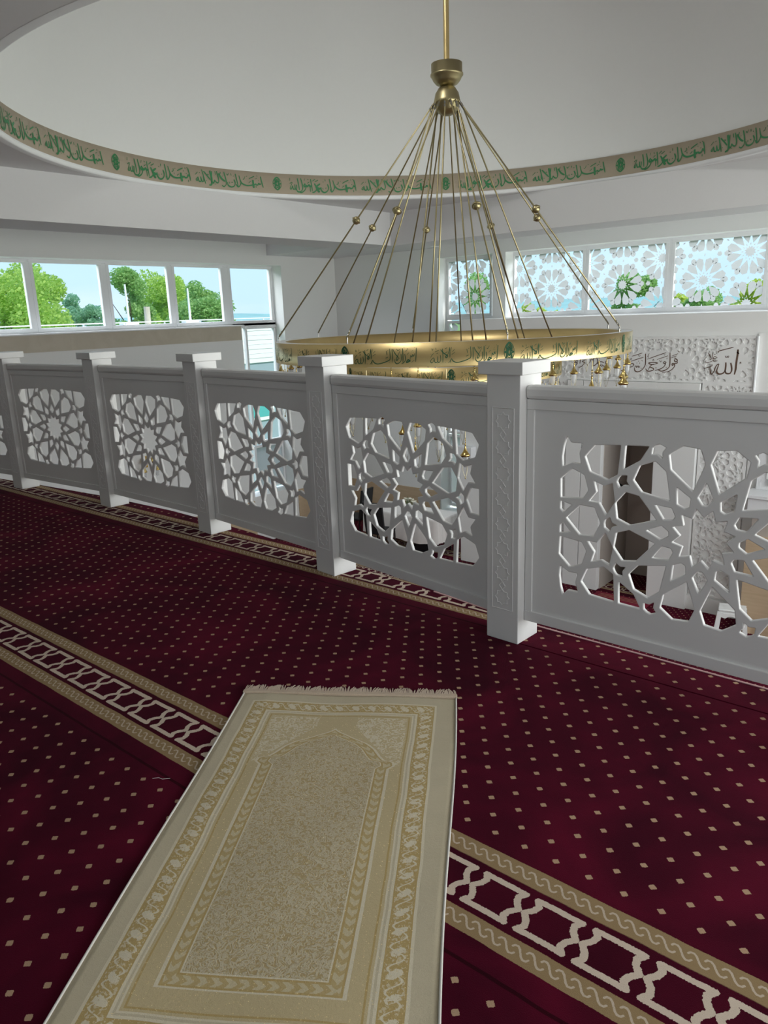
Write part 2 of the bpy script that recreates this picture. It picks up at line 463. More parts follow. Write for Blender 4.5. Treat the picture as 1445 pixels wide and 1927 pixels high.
# ------------------------------------------------------------------ lettering (brush strokes)
def smooth_pts(P, n=6):
    if len(P) < 3: return [(P[0][0] + (P[-1][0] - P[0][0]) * i / n, P[0][1] + (P[-1][1] - P[0][1]) * i / n) for i in range(n + 1)]
    out = []
    for i in range(len(P) - 1):
        p0, p1, p2, p3 = P[max(i - 1, 0)], P[i], P[i + 1], P[min(i + 2, len(P) - 1)]
        for k in range(n):
            t = k / n
            out.append(tuple(.5 * (2 * p1[c] + (p2[c] - p0[c]) * t + (2 * p0[c] - 5 * p1[c] + 4 * p2[c] - p3[c]) * t * t + (3 * p1[c] - p0[c] - 3 * p2[c] + p3[c]) * t ** 3) for c in (0, 1)))
    out.append(P[-1]); return out
def stroke_quads(strokes, conv):
    """strokes: (width, [(x,y)..]) in tracing units (y down) -> list of 4-gons through conv"""
    Q = []
    for w, P in strokes:
        if len(P) == 1:
            x, y = P[0]; Q.append([conv(x, y - w), conv(x + w, y), conv(x, y + w), conv(x - w, y)]); continue
        S = smooth_pts(P); L = []
        for i, (x, y) in enumerate(S):
            a, b = S[max(i - 1, 0)], S[min(i + 1, len(S) - 1)]
            dx, dy = b[0] - a[0], b[1] - a[1]; l = math.hypot(dx, dy) or 1
            nx, ny = -dy / l, dx / l
            ang = math.atan2(dy, dx); t = i / (len(S) - 1)
            ww = w * .62 * (.62 + .5 * abs(sin(ang - rad(-60)))) * (1 - .45 * max(0, t - .75) * 4) * (.75 + min(t, .12) * 2.1)
            L.append((x + nx * ww, y + ny * ww, x - nx * ww, y - ny * ww))
        for i in range(len(L) - 1):
            a, b = L[i], L[i + 1]
            Q.append([conv(a[0], a[1]), conv(b[0], b[1]), conv(b[2], b[3]), conv(a[2], a[3])])
    return Q
RING_TEXT = [(18, [(1300, 92), (1292, 200), (1280, 322)]), (9, [(1272, 92)]), (14, [(1266, 185), (1254, 225), (1240, 225), (1232, 200), (1222, 240), (1206, 240), (1196, 220), (1186, 260), (1180, 300)]),
    (8, [(1215, 160)]), (8, [(1240, 168)]), (8, [(1228, 140)]), (26, [(1185, 300), (1150, 325), (1112, 332), (1145, 292), (1185, 318)]), (16, [(1085, 200), (1095, 290), (1062, 340), (1020, 360)]),
    (12, [(1138, 105), (1122, 140), (1095, 150)]), (10, [(1165, 175), (1140, 195), (1130, 215)]), (17, [(1047, 108), (1050, 230), (1046, 350)]), (9, [(1075, 100)]),
    (17, [(1015, 200), (1018, 290), (985, 340), (930, 360), (895, 330), (895, 285)]), (9, [(985, 270)]), (16, [(865, 125), (900, 190), (960, 260), (945, 298), (925, 300), (930, 268), (970, 200), (1005, 135)]), (8, [(940, 310)]),
    (9, [(935, 115), (950, 145), (965, 120)]), (10, [(1002, 120), (955, 152)]), (17, [(846, 128), (850, 230), (848, 330)]), (9, [(848, 347)]),
    (17, [(802, 118), (808, 270), (780, 310), (680, 350), (560, 376), (490, 356), (458, 320), (430, 360), (400, 388)]), (12, [(455, 322), (442, 350), (447, 385)]),
    (11, [(735, 155), (750, 225)]), (9, [(770, 148)]), (11, [(768, 255), (718, 276)]), (10, [(517, 165), (472, 205)]), (10, [(522, 212), (462, 250)]), (10, [(462, 130), (450, 190)]),
    (17, [(265, 170), (310, 220), (390, 272), (372, 300), (352, 285), (400, 235), (428, 130)]), (17, [(426, 133), (432, 220), (430, 300)]), (17, [(300, 155), (305, 270), (302, 382)]), (9, [(347, 380)]),
    (10, [(385, 140), (340, 160)]), (10, [(390, 205), (345, 225)]), (15, [(258, 262), (264, 340), (235, 380), (210, 362), (212, 280)]), (15, [(212, 280), (208, 360), (180, 385), (155, 368), (150, 320)]), (14, [(150, 320), (120, 382), (90, 385), (86, 350), (130, 310), (152, 322)]),
    (10, [(232, 183), (160, 212)]), (9, [(218, 228), (190, 242)]), (9, [(105, 155), (118, 185), (135, 160)]), (9, [(178, 145), (182, 180)]), (12, [(137, 235), (100, 272), (84, 302)]), (7, [(92, 245)]), (8, [(447, 386)]), (8, [(790, 348)]), (7, [(205, 396)]), (9, [(1262, 290), (1205, 335)])]
def ring_uv(x, y): return (x - 80) / 1228, 1 - (y - (62 - .037 * x)) / 394
DOME_A = [(17, [(1345, 312), (1365, 420), (1388, 528)]), (20, [(1352, 452), (1322, 460), (1302, 440), (1290, 468), (1262, 470), (1240, 440)]), (10, [(1245, 352)]), (10, [(1270, 345)]), (9, [(1305, 390)]), (9, [(1280, 285), (1282, 315)]), (32, [(1195, 372), (1200, 450), (1208, 530)]), (11, [(1250, 490), (1252, 525)]),
    (19, [(1250, 455), (1170, 472), (1080, 475), (1010, 450), (965, 405), (935, 282)]), (20, [(968, 405), (950, 460), (908, 497), (870, 448)]), (16, [(865, 248), (885, 360), (905, 488)]), (14, [(1225, 303), (1150, 333), (1118, 350)]), (11, [(1047, 305), (1030, 345), (1005, 358)]), (10, [(1080, 300)]), (11, [(1155, 392), (1110, 430)]),
    (20, [(830, 355), (852, 420), (830, 478), (770, 496), (716, 465), (704, 405)]), (14, [(800, 410), (780, 412)]), (10, [(826, 292)]), (10, [(740, 400), (742, 435)]), (11, [(698, 245), (716, 272), (742, 232)]), (9, [(780, 240), (786, 282)]), (18, [(645, 212), (672, 330), (680, 430), (632, 486), (590, 460)]), (22, [(540, 240), (600, 340), (662, 392)]), (14, [(578, 215), (562, 270)]), (9, [(610, 290)]),
    (18, [(503, 200), (535, 350), (520, 415), (482, 402), (452, 358)]), (11, [(470, 200), (482, 270)]), (20, [(455, 360), (432, 420), (400, 380)]), (9, [(460, 440)]), (30, [(372, 190), (398, 330), (392, 440), (340, 458)]), (17, [(250, 200), (325, 295), (372, 360)]), (10, [(320, 250), (345, 270)]), (17, [(412, 200), (402, 300)]), (16, [(215, 168), (245, 300), (275, 437)]), (9, [(294, 375)]),
    (17, [(240, 280), (242, 368), (212, 392), (187, 300)]), (17, [(187, 300), (190, 380), (152, 386), (138, 312)]), (16, [(138, 312), (116, 372), (94, 352), (138, 300)]), (10, [(160, 232), (178, 222)]), (12, [(132, 218), (80, 266)])]
def domeA_uv(x, y): return (x - 75) / 1320, 1 - (y - (85 + .105 * x)) / 400
DOME_B = [(17, [(1308, 190), (1330, 280), (1346, 386)]), (20, [(1322, 318), (1300, 298), (1285, 332), (1250, 345), (1225, 330), (1180, 322)]), (10, [(1252, 190)]), (10, [(1292, 182)]), (9, [(1215, 240)]), (9, [(1268, 275)]), (32, [(1160, 270), (1165, 350), (1178, 408)]), (10, [(1300, 375), (1302, 410)]),
    (20, [(1210, 338), (1130, 352), (1040, 356), (980, 330), (940, 280), (912, 188)]), (20, [(942, 290), (930, 345), (886, 392), (856, 345)]), (14, [(1207, 193), (1130, 225), (1090, 247)]), (11, [(1012, 215), (1015, 250), (980, 265)]), (9, [(1050, 210)]), (11, [(1122, 290), (1078, 322)]), (9, [(1025, 280), (1030, 305)]), (16, [(846, 162), (865, 270), (880, 388)]),
    (20, [(805, 255), (826, 320), (800, 376), (740, 402), (690, 365), (683, 305)]), (12, [(780, 318), (765, 330)]), (10, [(725, 215)]), (10, [(765, 165), (768, 205)]), (9, [(715, 320), (720, 350)]), (20, [(558, 238), (600, 330), (556, 386), (508, 397)]), (30, [(685, 322), (640, 332), (592, 300), (630, 268), (668, 245)]), (28, [(600, 320), (630, 372), (652, 392)]),
    (16, [(488, 158), (502, 260), (516, 375)]), (12, [(575, 160), (520, 198)]), (12, [(632, 178), (565, 212)]), (26, [(512, 268), (480, 290), (450, 266), (420, 288), (385, 258)]), (14, [(475, 285), (478, 385)]), (24, [(385, 238), (358, 265), (372, 290), (405, 285)]), (18, [(400, 290), (372, 350), (310, 394), (262, 388)]),
    (18, [(300, 145), (330, 270), (324, 342), (280, 382), (230, 375), (208, 325)]), (17, [(235, 145), (255, 250), (266, 352)]), (16, [(216, 255), (216, 320), (195, 338), (183, 250)]), (16, [(183, 250), (182, 325), (150, 332), (138, 270)]), (15, [(138, 270), (112, 332), (94, 312), (140, 212)]), (9, [(92, 140), (88, 190)]), (11, [(128, 212), (85, 238)]), (9, [(380, 150), (365, 195)]), (9, [(430, 160), (450, 175)]), (10, [(465, 210), (420, 235)])]
def domeB_uv(x, y): return (x - 75) / 1275, 1 - (y - (70 + .04 * x)) / 352
def ornament(conv, w):
    """pointed oval medallion of interlaced lines, x,y in -1..1"""
    S = []
    def ov(sx, sy): return [(sx * (abs(cos(a)) ** 1.3) * (1 if cos(a) > 0 else -1), sy * sin(a)) for a in [2 * PI * i / 16 for i in range(17)]]
    S.append((w, ov(.95, .98))); S.append((w, ov(.5, .62))); S.append((w, ov(.25, .30)))
    for sx in (-1, 1):
        S.append((w, [(0, -.95), (sx * .55, -.35), (sx * .1, .2), (sx * .6, .5), (0, .95)]))
        S.append((w, [(0, .95), (sx * .55, .35), (sx * .1, -.2), (sx * .6, -.5), (0, -.95)]))
        S.append((w, [(sx * .9, 0), (sx * .4, .15), (0, .45), (-sx * .4, .15)])); S.append((w, [(sx * .9, 0), (sx * .4, -.15), (0, -.45)]))
    return stroke_quads(S, conv)
def quads_bm(Q, f):
    bm = NB()
    for q in Q:
        vs = [bm.verts.new(f(u, v)) for u, v in q]
        try: bm.faces.new(vs)
        except ValueError: pass
    return bm
def shell(bm, r, z0, z1, a0, a1, seg):       # vertical band
    lo = [bm.verts.new((r * cos(a0 + (a1 - a0) * i / seg), r * sin(a0 + (a1 - a0) * i / seg), z0)) for i in range(seg + 1)]
    return lo

# ================================================================== SETTING
SL, SR, TF, TN, ZL, ZC = -11.44, 2.7, 12.0, -1.6, -3.0, 2.95
DC = (-4.375, 6.07); DR = 3.767
REC = .26                                    # window frames sit this far back in the walls

# gallery edge and floors
EDGE = [(SL, 1.95), (-9.7, 2.62), (-8.2, 2.91), (-6.83, 3.07), (-5.9, 3.155), (-4.9, 3.185), (-4.1, 3.15), (-3.4, 3.09), (-2.85, 3.018), (-2.2, 2.93), (-1.55, 2.845), (-.3, 2.815), (SR, 2.79)]
MAIN = [(SL, TN), (SR, TN), (SR, 2.64), (-1.55, 2.64), (-1.56, 2.85)] + [(x, y) for x, y in EDGE[::-1] if x < -1.56]
bm = NB(); prism(bm, MAIN, -.02, 0); struct('floor', bm, M['carpet'])
bm = NB(); prism(bm, [(-1.55, 2.646), (SR, 2.646), (SR, 2.79), (-.3, 2.815), (-1.55, 2.85)], -.02, .001); struct('floor', bm, M['carpet_strip'])
bm = NB(); prism(bm, [(SL, TN)] + [(SR, TN)] + EDGE[::-1], -.34, -.02); struct('floor', bm, M['wall'])
bm = NB()
for a, b in zip(EDGE[-4:-1], EDGE[-3:]): tube(bm, [(a[0], a[1] + .004, .003), (b[0], b[1] + .004, .003)], .004, 6)
struct('trim_1', bm, plain('hem_pink', (.70, .42, .42), .7))
bm = NB(); box(bm, SL, SR, TN, TF, ZL - .05, ZL); struct('floor', bm, M['carpet_low'])

# walls with openings -------------------------------------------------
def wall_boxes(bm, along, lo, hi, pos0, pos1, z0, z1, openings):
    """along 'x' or 'y'; openings (a0,a1,z0,z1)"""
    cuts = sorted({lo, hi, *[v for o in openings for v in o[:2]]})
    for a, b in zip(cuts, cuts[1:]):
        spans = sorted([(o[2], o[3]) for o in openings if o[0] <= a + 1e-6 and o[1] >= b - 1e-6]); z = z0
        for s0, s1 in spans + [(z1, z1)]:
            if s0 > z + 1e-6:
                if along == 'y': box(bm, pos0, pos1, a, b, z, s0)
                else: box(bm, a, b, pos0, pos1, z, s0)
            z = max(z, s1)
    return bm
ZT = 3.4
bm = NB(); wall_boxes(bm, 'y', TN, TF + .4, SL - .4, SL, ZL, ZT, [(.55, 9.39, 1.30, 2.40), (9.39, 10.48, -2.03, 2.40)])
struct('wall_left', bm, M['wall'])
bm = NB(); wall_boxes(bm, 'x', SL, SR, TF, TF + .4, ZL, ZT, [(-8.77, -7.56, -2.5, 2.39), (-7.29, .55, 1.27, 2.39)])
struct('wall_far', bm, M['wall'])
bm = NB(); wall_boxes(bm, 'y', TN, TF + .4, SR, SR + .4, ZL, ZT, [(2.4, 11.4, -.7, 2.2), (.4, 2.3, .95, 2.2)])
struct('wall_right', bm, M['wall'])
bm = NB(); wall_boxes(bm, 'x', SL - .4, SR + .4, TN - .4, TN, ZL, ZT, [(-1.5, 2.3, .95, 2.15)])
struct('wall_rear', bm, M['wall'])

# window panes ----------------------------------------------------------
wn = [0]
def pane(along, pos, a0, a1, z0, z1, fw=.06, fill='glass', cells=None, out=-1):
    """frame with its glass; pos is the inner face of the frame, out the outward direction"""
    wn[0] += 1; bm = NB(); d0, d1 = sorted((pos, pos + out * .07))
    def B(A0, A1, Z0, Z1, e0=d0, e1=d1):
        if along == 'y': box(bm, e0, e1, A0, A1, Z0, Z1, .004)
        else: box(bm, A0, A1, e0, e1, Z0, Z1, .004)
    B(a0 - fw, a1 + fw, z1, z1 + fw); B(a0 - fw, a1 + fw, z0 - fw, z0); B(a0 - fw, a0, z0, z1); B(a1, a1 + fw, z0, z1)
    f = obj('window_%d' % wn[0], bm, M['frame']); f['kind'] = 'structure'
    bm = NB(); g = pos + out * .035
    if along == 'y': vs = [(g, a0, z0), (g, a1, z0), (g, a1, z1), (g, a0, z1)]
    else: vs = [(a0, g, z0), (a1, g, z0), (a1, g, z1), (a0, g, z1)]
    bm.faces.new([bm.verts.new(v) for v in vs])
    obj('pane', bm, M[fill], f)
    if cells:
        bm = NB(); g2 = pos + out * .031
        for c in cells:
            try: bm.faces.new([bm.verts.new((x, g2, z) if along == 'x' else (g2, x, z)) for x, z in c])
            except ValueError: pass
        obj('frosted_film', bm, M['film'], f)
    return f
k = 1 + REC / 11.44; PL = SL - REC
zl0, zl1 = 1.4 + (1.384 - 1.4) * k, 1.4 + (2.323 - 1.4) * k
mull = [(9.227, 10.173), (8.022, 9.01), (6.793, 7.869), (5.562, 6.616), (4.35, 5.421), (3.12, 4.20), (1.9, 2.98), (.75, 1.76)]
for a, b in mull: pane('y', PL, a * k, b * k, zl0, zl1, .055)
pane('y', PL, 9.52 * k, 10.19 * k, -.98, 1.4 + (1.225 - 1.4) * k, .05)
pane('y', PL, 9.52 * k, 10.19 * k, -1.92, -1.12, .05, 'film')
bm = NB()                                      # solid spandrel frame pieces between sashes
for y0, y1, z0, z1 in [(9.40, 10.48, 1.24, 1.345), (.55, 10.48, 2.37, 2.40), (.55, 10.48, 1.29, zl0 - .05)] : box(bm, PL - .066, PL - .003, y0, y1, z0, z1)
for (a, b), (c, d) in zip(mull[1:], mull[:-1]): box(bm, PL - .064, PL - .005, b * k + .05, c * k - .05, 1.315, 2.365)
struct('trim_2', bm, M['frame'])
bm = NB(); box(bm, PL - .02, SL + .05, .5, 9.42, 1.285, 1.31, .004); struct('trim_3', bm, M['lip'])
bm = NB(); box(bm, SL, SL + .02, TN, 9.36, 1.035, 1.285); struct('trim_4', bm, M['beige'])
kq = 1 + REC / 12.0; PQ = TF + REC
zq0, zq1 = 1.4 + (1.359 - 1.4) * kq, 1.4 + (2.303 - 1.4) * kq
D_LAT = .7225 * kq
qm = [(-7.111, -5.83), (-5.718, -4.473), (-4.329, -3.06), (-2.93, -1.67), (-1.55, -.30)]
for a, b in qm:
    pane('x', PQ, a * kq, b * kq, zq0, zq1, .05, 'glass', lattice_cells(D_LAT, -5.15 * kq, 1.737, a * kq, b * kq, zq0, zq1), 1)
pane('x', PQ, -8.52 * kq, -7.62 * kq, zq0, zq1, .05, 'glass', lattice_cells(D_LAT, -7.95 * kq, 1.665, -8.52 * kq, -7.62 * kq, zq0, zq1), 1)
pane('x', PQ, -8.52 * kq, -7.62 * kq, -.9, 1.19, .05, 'glass', lattice_cells(D_LAT, -7.95 * kq, 1.665, -8.52 * kq, -7.62 * kq, -.9, 1.19), 1)
pane('x', PQ, -8.52 * kq, -7.62 * kq, -2.40, -1.02, .05, 'film', None, 1)
bm = NB()
for x0, x1 in [(-7.29, .55), (-8.77, -7.56)]: box(bm, x0, x1, PQ + .003, PQ + .06, 2.36, 2.39); box(bm, x0, x1, PQ + .003, PQ + .06, 1.255, zq0 - .045)
for (a, b), (c, d) in zip(qm[:-1], qm[1:]): box(bm, b * kq + .045, c * kq - .045, PQ + .005, PQ + .064, 1.31, 2.358)
struct('trim_5', bm, M['frame'])
bm = NB(); box(bm, -7.3, .6, TF - .05, PQ + .02, 1.25, 1.275, .004); struct('trim_6', bm, M['lip'])
# right-hand and rear windows (out of view, they let the daylight in)
for a in (2.5, 4.75, 7.0, 9.25): pane('y', SR + .05, a, a + 2.05, -.6, 2.1, .05, 'glass', None, 1)
for a in (.45, 1.38): pane('y', SR + .05, a, a + .85, 1.02, 2.12, .05, 'glass', None, 1)
for a in (-1.42, -.12, 1.18): pane('x', TN - .05, a, a + 1.05, 1.02, 2.08, .05, 'glass', None, -1)

# wainscot of the lower hall
bm = NB(); box(bm, SL, SL + .02, 3.2, 9.36, ZL, -2.1); box(bm, SL, SL + .02, 10.55, TF, ZL, -2.1); box(bm, SL, -8.8, TF - .02, TF, ZL, -2.1); box(bm, -7.54, -7.4, TF - .02, TF, ZL, -2.1); box(bm, SR - .02, SR, 3, TF, ZL, -2.1)
struct('trim_7', bm, M['wood'])

# ceiling with round opening, beams, dome ---------------------------------
bm = NB(); nseg = 96
inner = [bm.verts.new((DC[0] + (DR + .045) * cos(2 * PI * i / nseg), DC[1] + (DR + .045) * sin(2 * PI * i / nseg), ZC)) for i in range(nseg)]
X0, X1, Y0, Y1 = SL - .3, SR + .3, TN - .3, TF + .3
outer = []
for i in range(nseg):
    dx, dy = cos(2 * PI * i / nseg), sin(2 * PI * i / nseg)
    tx = ((X1 if dx > 0 else X0) - DC[0]) / dx if abs(dx) > 1e-6 else 1e9
    ty = ((Y1 if dy > 0 else Y0) - DC[1]) / dy if abs(dy) > 1e-6 else 1e9
    t = min(tx, ty); outer.append(bm.verts.new((DC[0] + dx * t, DC[1] + dy * t, ZC)))
for i in range(nseg):
    j = (i + 1) % nseg; bm.faces.new((inner[i], outer[i], outer[j], inner[j]))
top = bmesh.ops.extrude_face_region(bm, geom=bm.faces[:])
bmesh.ops.translate(bm, verts=[v for v in top['geom'] if isinstance(v, bmesh.types.BMVert)], vec=(0, 0, .45))
struct('ceiling', bm, M['ceil'])
bm = NB()                                      # corner pieces closing the radial outline
for x in (X0, X1):
    for y in (Y0, Y1):
        box(bm, min(x, x * .82), max(x, x * .82), min(y, y * .82), max(y, y * .82), ZC + .02, ZC + .4)
struct('ceiling', bm, M['ceil'])
bm = NB()
box(bm, -8.79, -8.03, TN, 10.48, 2.46, ZC); box(bm, -.70, .04, TN, 10.48, 2.46, ZC); box(bm, -8.79, .04, 9.74, 10.48, 2.455, ZC)
box(bm, SL, -8.70, 10.14, TF, 2.575, ZC); box(bm, -.1, SR, 10.14, TF, 2.575, ZC)
struct('ceiling', bm, M['ceil'])
def at(cx, cy): return Matrix.Translation((cx, cy, 0))
bm = NB(); lathe(bm, [(DR + .06, ZC - .001), (DR, ZC - .002), (DR - .012, ZC + .002), (DR - .012, 3.0), (DR, 3.002)], 160, *DC); struct('trim_8', bm, M['lip'], True)
bm = NB(); lathe(bm, [(DR, 3.0), (DR, 3.25), (DR + .03, 3.252)], 160, *DC)
band = struct('trim_9', bm, M['band'], True)
prof = [(DR + .03, 3.25)] + [((DR + .03) * cos(rad(a)), 3.25 + 3.1 * sin(rad(a))) for a in range(3, 88, 4)] + [(.05, 6.35)]
bm = NB(); lathe(bm, prof, 96, *DC); struct('ceiling', bm, M['dome'], True)
bm = NB()                                      # made-up frame round the added fill lamp in the near dome
for q in ((-1.16, -1.08, -.5, .5), (1.08, 1.16, -.5, .5), (-1.16, 1.16, -.53, -.45), (-1.16, 1.16, .45, .53)): box(bm, q[0], q[1], q[2], q[3], -.03, .03)
bmesh.ops.transform(bm, matrix=Matrix.Translation((-4.0, 3.40, 5.57)) @ (Vector((.4, 5.18, -1.66))).to_track_quat('-Z', 'Y').to_matrix().to_4x4(), verts=bm.verts)
wn[0] += 1; struct('window_%d' % wn[0], bm, M['frame'])  # not a real window, invented to go with the fill lamp
def dome_map(a_left, a_right, r, z0, z1):      # left to right as seen from inside
    def f(u, v):
        a = rad(a_left + (a_right - a_left) * u) - TH
        return (DC[0] + r * cos(a), DC[1] + r * sin(a), z0 + (z1 - z0) * v)
    return f
for kk in range(10):
    o = 84.2 + 36 * kk; r = DR - .006
    for nm, T, uv, a0, a1 in (('lettering', DOME_B, domeB_uv, o - 2.6, o - 17.0), ('lettering', DOME_A, domeA_uv, o - 18.0, o - 33.0)):
        obj(nm, quads_bm(stroke_quads(T, uv), dome_map(a0, a1, r, 3.0, 3.25)), M['green'], band)
    obj('medallion', quads_bm(ornament(lambda x, y: (x * .5 + .5, y * .5 + .5), .10), dome_map(o + .95, o - .95, r, 3.045, 3.205)), M['green'], band)
del kk

# qibla front: mihrab wall --------------------------------------------------
QF = 10.85
bm = NB(); wall_boxes(bm, 'x', -7.48, 1.5, QF, TF, ZL, 1.27, [(-4.83, -4.02, ZL, -.28)]); struct('wall_mihrab', bm, M['wall'])
bm = NB(); box(bm, -4.83, -4.02, 11.85, 11.88, ZL, -.28); box(bm, -4.835, -4.815, QF + .02, 11.88, ZL, -.28); box(bm, -4.035, -4.015, QF + .02, 11.88, ZL, -.28); box(bm, -4.83, -4.02, QF + .02, 11.88, -.30, -.27)
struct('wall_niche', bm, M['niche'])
bm = NB()                                       # white pilasters and lintel round the niche
box(bm, -4.02, -3.43, QF - .09, QF, ZL, .33, .006); box(bm, -5.42, -5.165, QF - .09, QF, ZL, .33, .006); box(bm, -5.155, -4.83, QF - .09, QF, ZL, .33, .006); box(bm, -4.83, -4.02, QF - .09, QF, -.28, .33, .006)
struct('trim_10', bm, M['wall'])
bm = NB(); box(bm, -2.75, 1.5, QF - .03, QF, ZL, 1.0); box(bm, -7.48, -6.12, QF - .03, QF, ZL, 1.0); struct('trim_11', bm, M['wall'])
bm = NB(); box(bm, -3.43, -2.75, QF - .035, QF, ZL, -2.78); box(bm, -6.1, -5.42, QF - .035, QF, ZL, -2.78); struct('baseboard_far', bm, M['wall'])

def carved(name, x0, x1, z0, z1, d, ox, oz, y, blank=(), parent=None, depth=.009):
    """board whose star cells are cut through, over a backing board"""
    H = []
    for c in lattice_cells(d, ox, oz, x0 + .03, x1 - .03, z0 + .03, z1 - .03, False):
        cx = sum(p[0] for p in c) / len(c); cz = sum(p[1] for p in c) / len(c)
        A = abs(sum(c[i - 1][0] * c[i][1] - c[i][0] * c[i - 1][1] for i in range(len(c)))) / 2
        if A < 2e-4 * (d / .3) ** 2: continue
        if any(b(cx, cz) for b in blank): continue
        H.append(c)
    me = curve_mesh([[(x0, z0), (x1, z0), (x1, z1), (x0, z1)]] + H, depth, .0015)
    me.transform(Matrix.Rotation(PI / 2, 4, 'X')); me.transform(Matrix.Translation((0, y, 0)))
    return obj(name, me, M['wall'], parent)
hexblank = lambda cx, cz: (abs(cz - .615) < .165 and abs(cx + 4.425) < .86 - abs(cz - .615) * .5)
allblank = lambda cx, cz: math.hypot(cx + 3.07, cz - .62) < .225
allblank2 = lambda cx, cz: math.hypot(cx + 5.78, cz - .62) < .225
board = thing('calligraphy_board', 'white carved wall board with brown Arabic calligraphy above the prayer niche', 'wall panel', (0, 0, 0))
carved('lattice', -6.12, -2.75, .335, .96, .43, -4.425, .62, QF - .046, (hexblank, allblank, allblank2), board)
carved('lattice', -3.41, -2.75, -.15, .335, .43, -4.425, .62, QF - .046, (), board); carved('lattice', -6.12, -5.44, -.15, .335, .43, -4.425, .62, QF - .046, (), board)
bm = NB(); box(bm, -6.12, -2.75, QF - .036, QF - .002, .335, .96); box(bm, -3.41, -2.75, QF - .036, QF - .002, -.15, .335); box(bm, -6.12, -5.44, QF - .036, QF - .002, -.15, .335); obj('backing', bm, M['wall'], board)
bm = NB(); box(bm, -2.75, -2.735, QF - .085, QF - .032, -.15, .96); obj('edge_strip', bm, M['lip'], board)
WALL_TEXT = [(15, [(1228, 340), (1265, 352), (1275, 390), (1245, 402), (1222, 372), (1240, 345)]), (16, [(1272, 395), (1275, 430), (1225, 440), (1190, 440), (1195, 478), (1228, 460), (1232, 500), (1195, 560), (1120, 610), (1015, 632)]), (12, [(1232, 322)]),
    (11, [(1280, 235), (1172, 287)]), (11, [(1258, 280), (1160, 326)]), (9, [(1270, 170), (1300, 200), (1318, 178)]), (16, [(1140, 215), (1148, 400), (1140, 510), (1080, 575), (1000, 602), (935, 568)]), (15, [(1052, 398), (1033, 425), (1060, 442), (1078, 420), (1050, 395)]), (16, [(1072, 430), (1052, 500), (980, 560), (888, 592)]),
    (11, [(1107, 280), (912, 362)]), (13, [(1072, 215), (900, 285), (738, 357)]), (8, [(960, 375), (985, 410), (1005, 372)]), (8, [(1035, 250), (1048, 268), (1060, 248)]), (9, [(1095, 320), (1090, 355)]), (9, [(1088, 520)]), (15, [(937, 435), (870, 420), (768, 432), (830, 470), (932, 438)]), (14, [(860, 455), (800, 500), (762, 590)]), (15, [(790, 520), (850, 545), (862, 580), (800, 606), (750, 602), (715, 555)]), (13, [(905, 535)]), (8, [(835, 370), (850, 355), (862, 380), (840, 388), (835, 370)]),
    (17, [(700, 238), (708, 400), (700, 500), (640, 592), (570, 627), (520, 602), (508, 535)]), (14, [(612, 505), (592, 532), (572, 500), (552, 532), (530, 500), (508, 522)]), (10, [(578, 400)]), (10, [(550, 438)]), (10, [(602, 440)]), (12, [(668, 313), (412, 412)]), (12, [(642, 225), (448, 297)]), (8, [(420, 350), (435, 335), (450, 355), (430, 366), (420, 350)]), (8, [(630, 380), (662, 398)]), (8, [(570, 270), (590, 295), (612, 268)]), (10, [(768, 232), (745, 300), (768, 312)]), (8, [(620, 540), (645, 555)]), (9, [(733, 495)]),
    (20, [(375, 238), (378, 400), (365, 545)]), (15, [(365, 545), (400, 470), (470, 450), (492, 490), (430, 530), (340, 542)]), (16, [(345, 540), (310, 592), (255, 612)]),
    (17, [(60, 260), (62, 400), (58, 500)]), (16, [(20, 250), (22, 380), (-10, 470), (-70, 520), (-130, 480)]), (13, [(-20, 430), (-45, 410), (-55, 450), (-30, 460)]), (15, [(-80, 440), (-150, 420), (-220, 450), (-160, 490), (-110, 540)]), (16, [(-230, 330), (-210, 430), (-260, 500), (-330, 520)]), (17, [(-300, 240), (-298, 400), (-305, 520)]), (16, [(-340, 240), (-345, 380), (-380, 460)]), (14, [(-400, 400), (-470, 390), (-520, 420), (-450, 450), (-400, 520)]), (15, [(-470, 440), (-520, 520), (-590, 560)]), (17, [(-560, 250), (-562, 380), (-570, 470)]), (14, [(-610, 420), (-640, 400), (-660, 440), (-620, 460), (-690, 560)]), (11, [(100, 265), (-80, 330)]), (11, [(-150, 300), (-330, 380)]), (11, [(-420, 290), (-600, 360)])]
def wall_uv(x, y): return -3.776 - (1272 - x) * .000794, .745 - (y - 215 - (1140 - x) * -.0) * .000665
obj('verse_lettering', quads_bm(stroke_quads(WALL_TEXT, wall_uv), lambda u, v: (u, QF - .0585, v)), M['brownink'], board)
ALLAH = [(40, [(1003, 268), (1000, 420), (990, 600), (985, 780), (968, 908)]), (24, [(985, 330), (1030, 380)]), (30, [(872, 608), (895, 700), (905, 800), (880, 872), (830, 888), (785, 868), (768, 800)]), (32, [(770, 600), (774, 700), (765, 820), (720, 882), (650, 902), (602, 872), (590, 800), (628, 645)]),
    (24, [(628, 640), (590, 662), (555, 730), (530, 830), (490, 908), (455, 862), (445, 780), (440, 718)]), (18, [(475, 655), (472, 700), (400, 732), (298, 772)]), (18, [(908, 213), (750, 260), (600, 315), (603, 348)]), (12, [(742, 430), (760, 468), (780, 470), (786, 430)]), (12, [(788, 430), (800, 468), (820, 465), (816, 425)]), (12, [(1085, 580), (1060, 598), (1090, 610), (1048, 632)]),
    (13, [(582, 482), (520, 450), (498, 500), (562, 508), (470, 520)]), (13, [(472, 368), (470, 500), (420, 532)]), (13, [(383, 368), (450, 492)]), (12, [(362, 450), (320, 500), (298, 548)]), (13, [(592, 558), (520, 577), (490, 540), (562, 548)]), (13, [(480, 570), (400, 602), (335, 600), (330, 570)]), (11, [(540, 385), (500, 400)]), (8, [(360, 430)])]
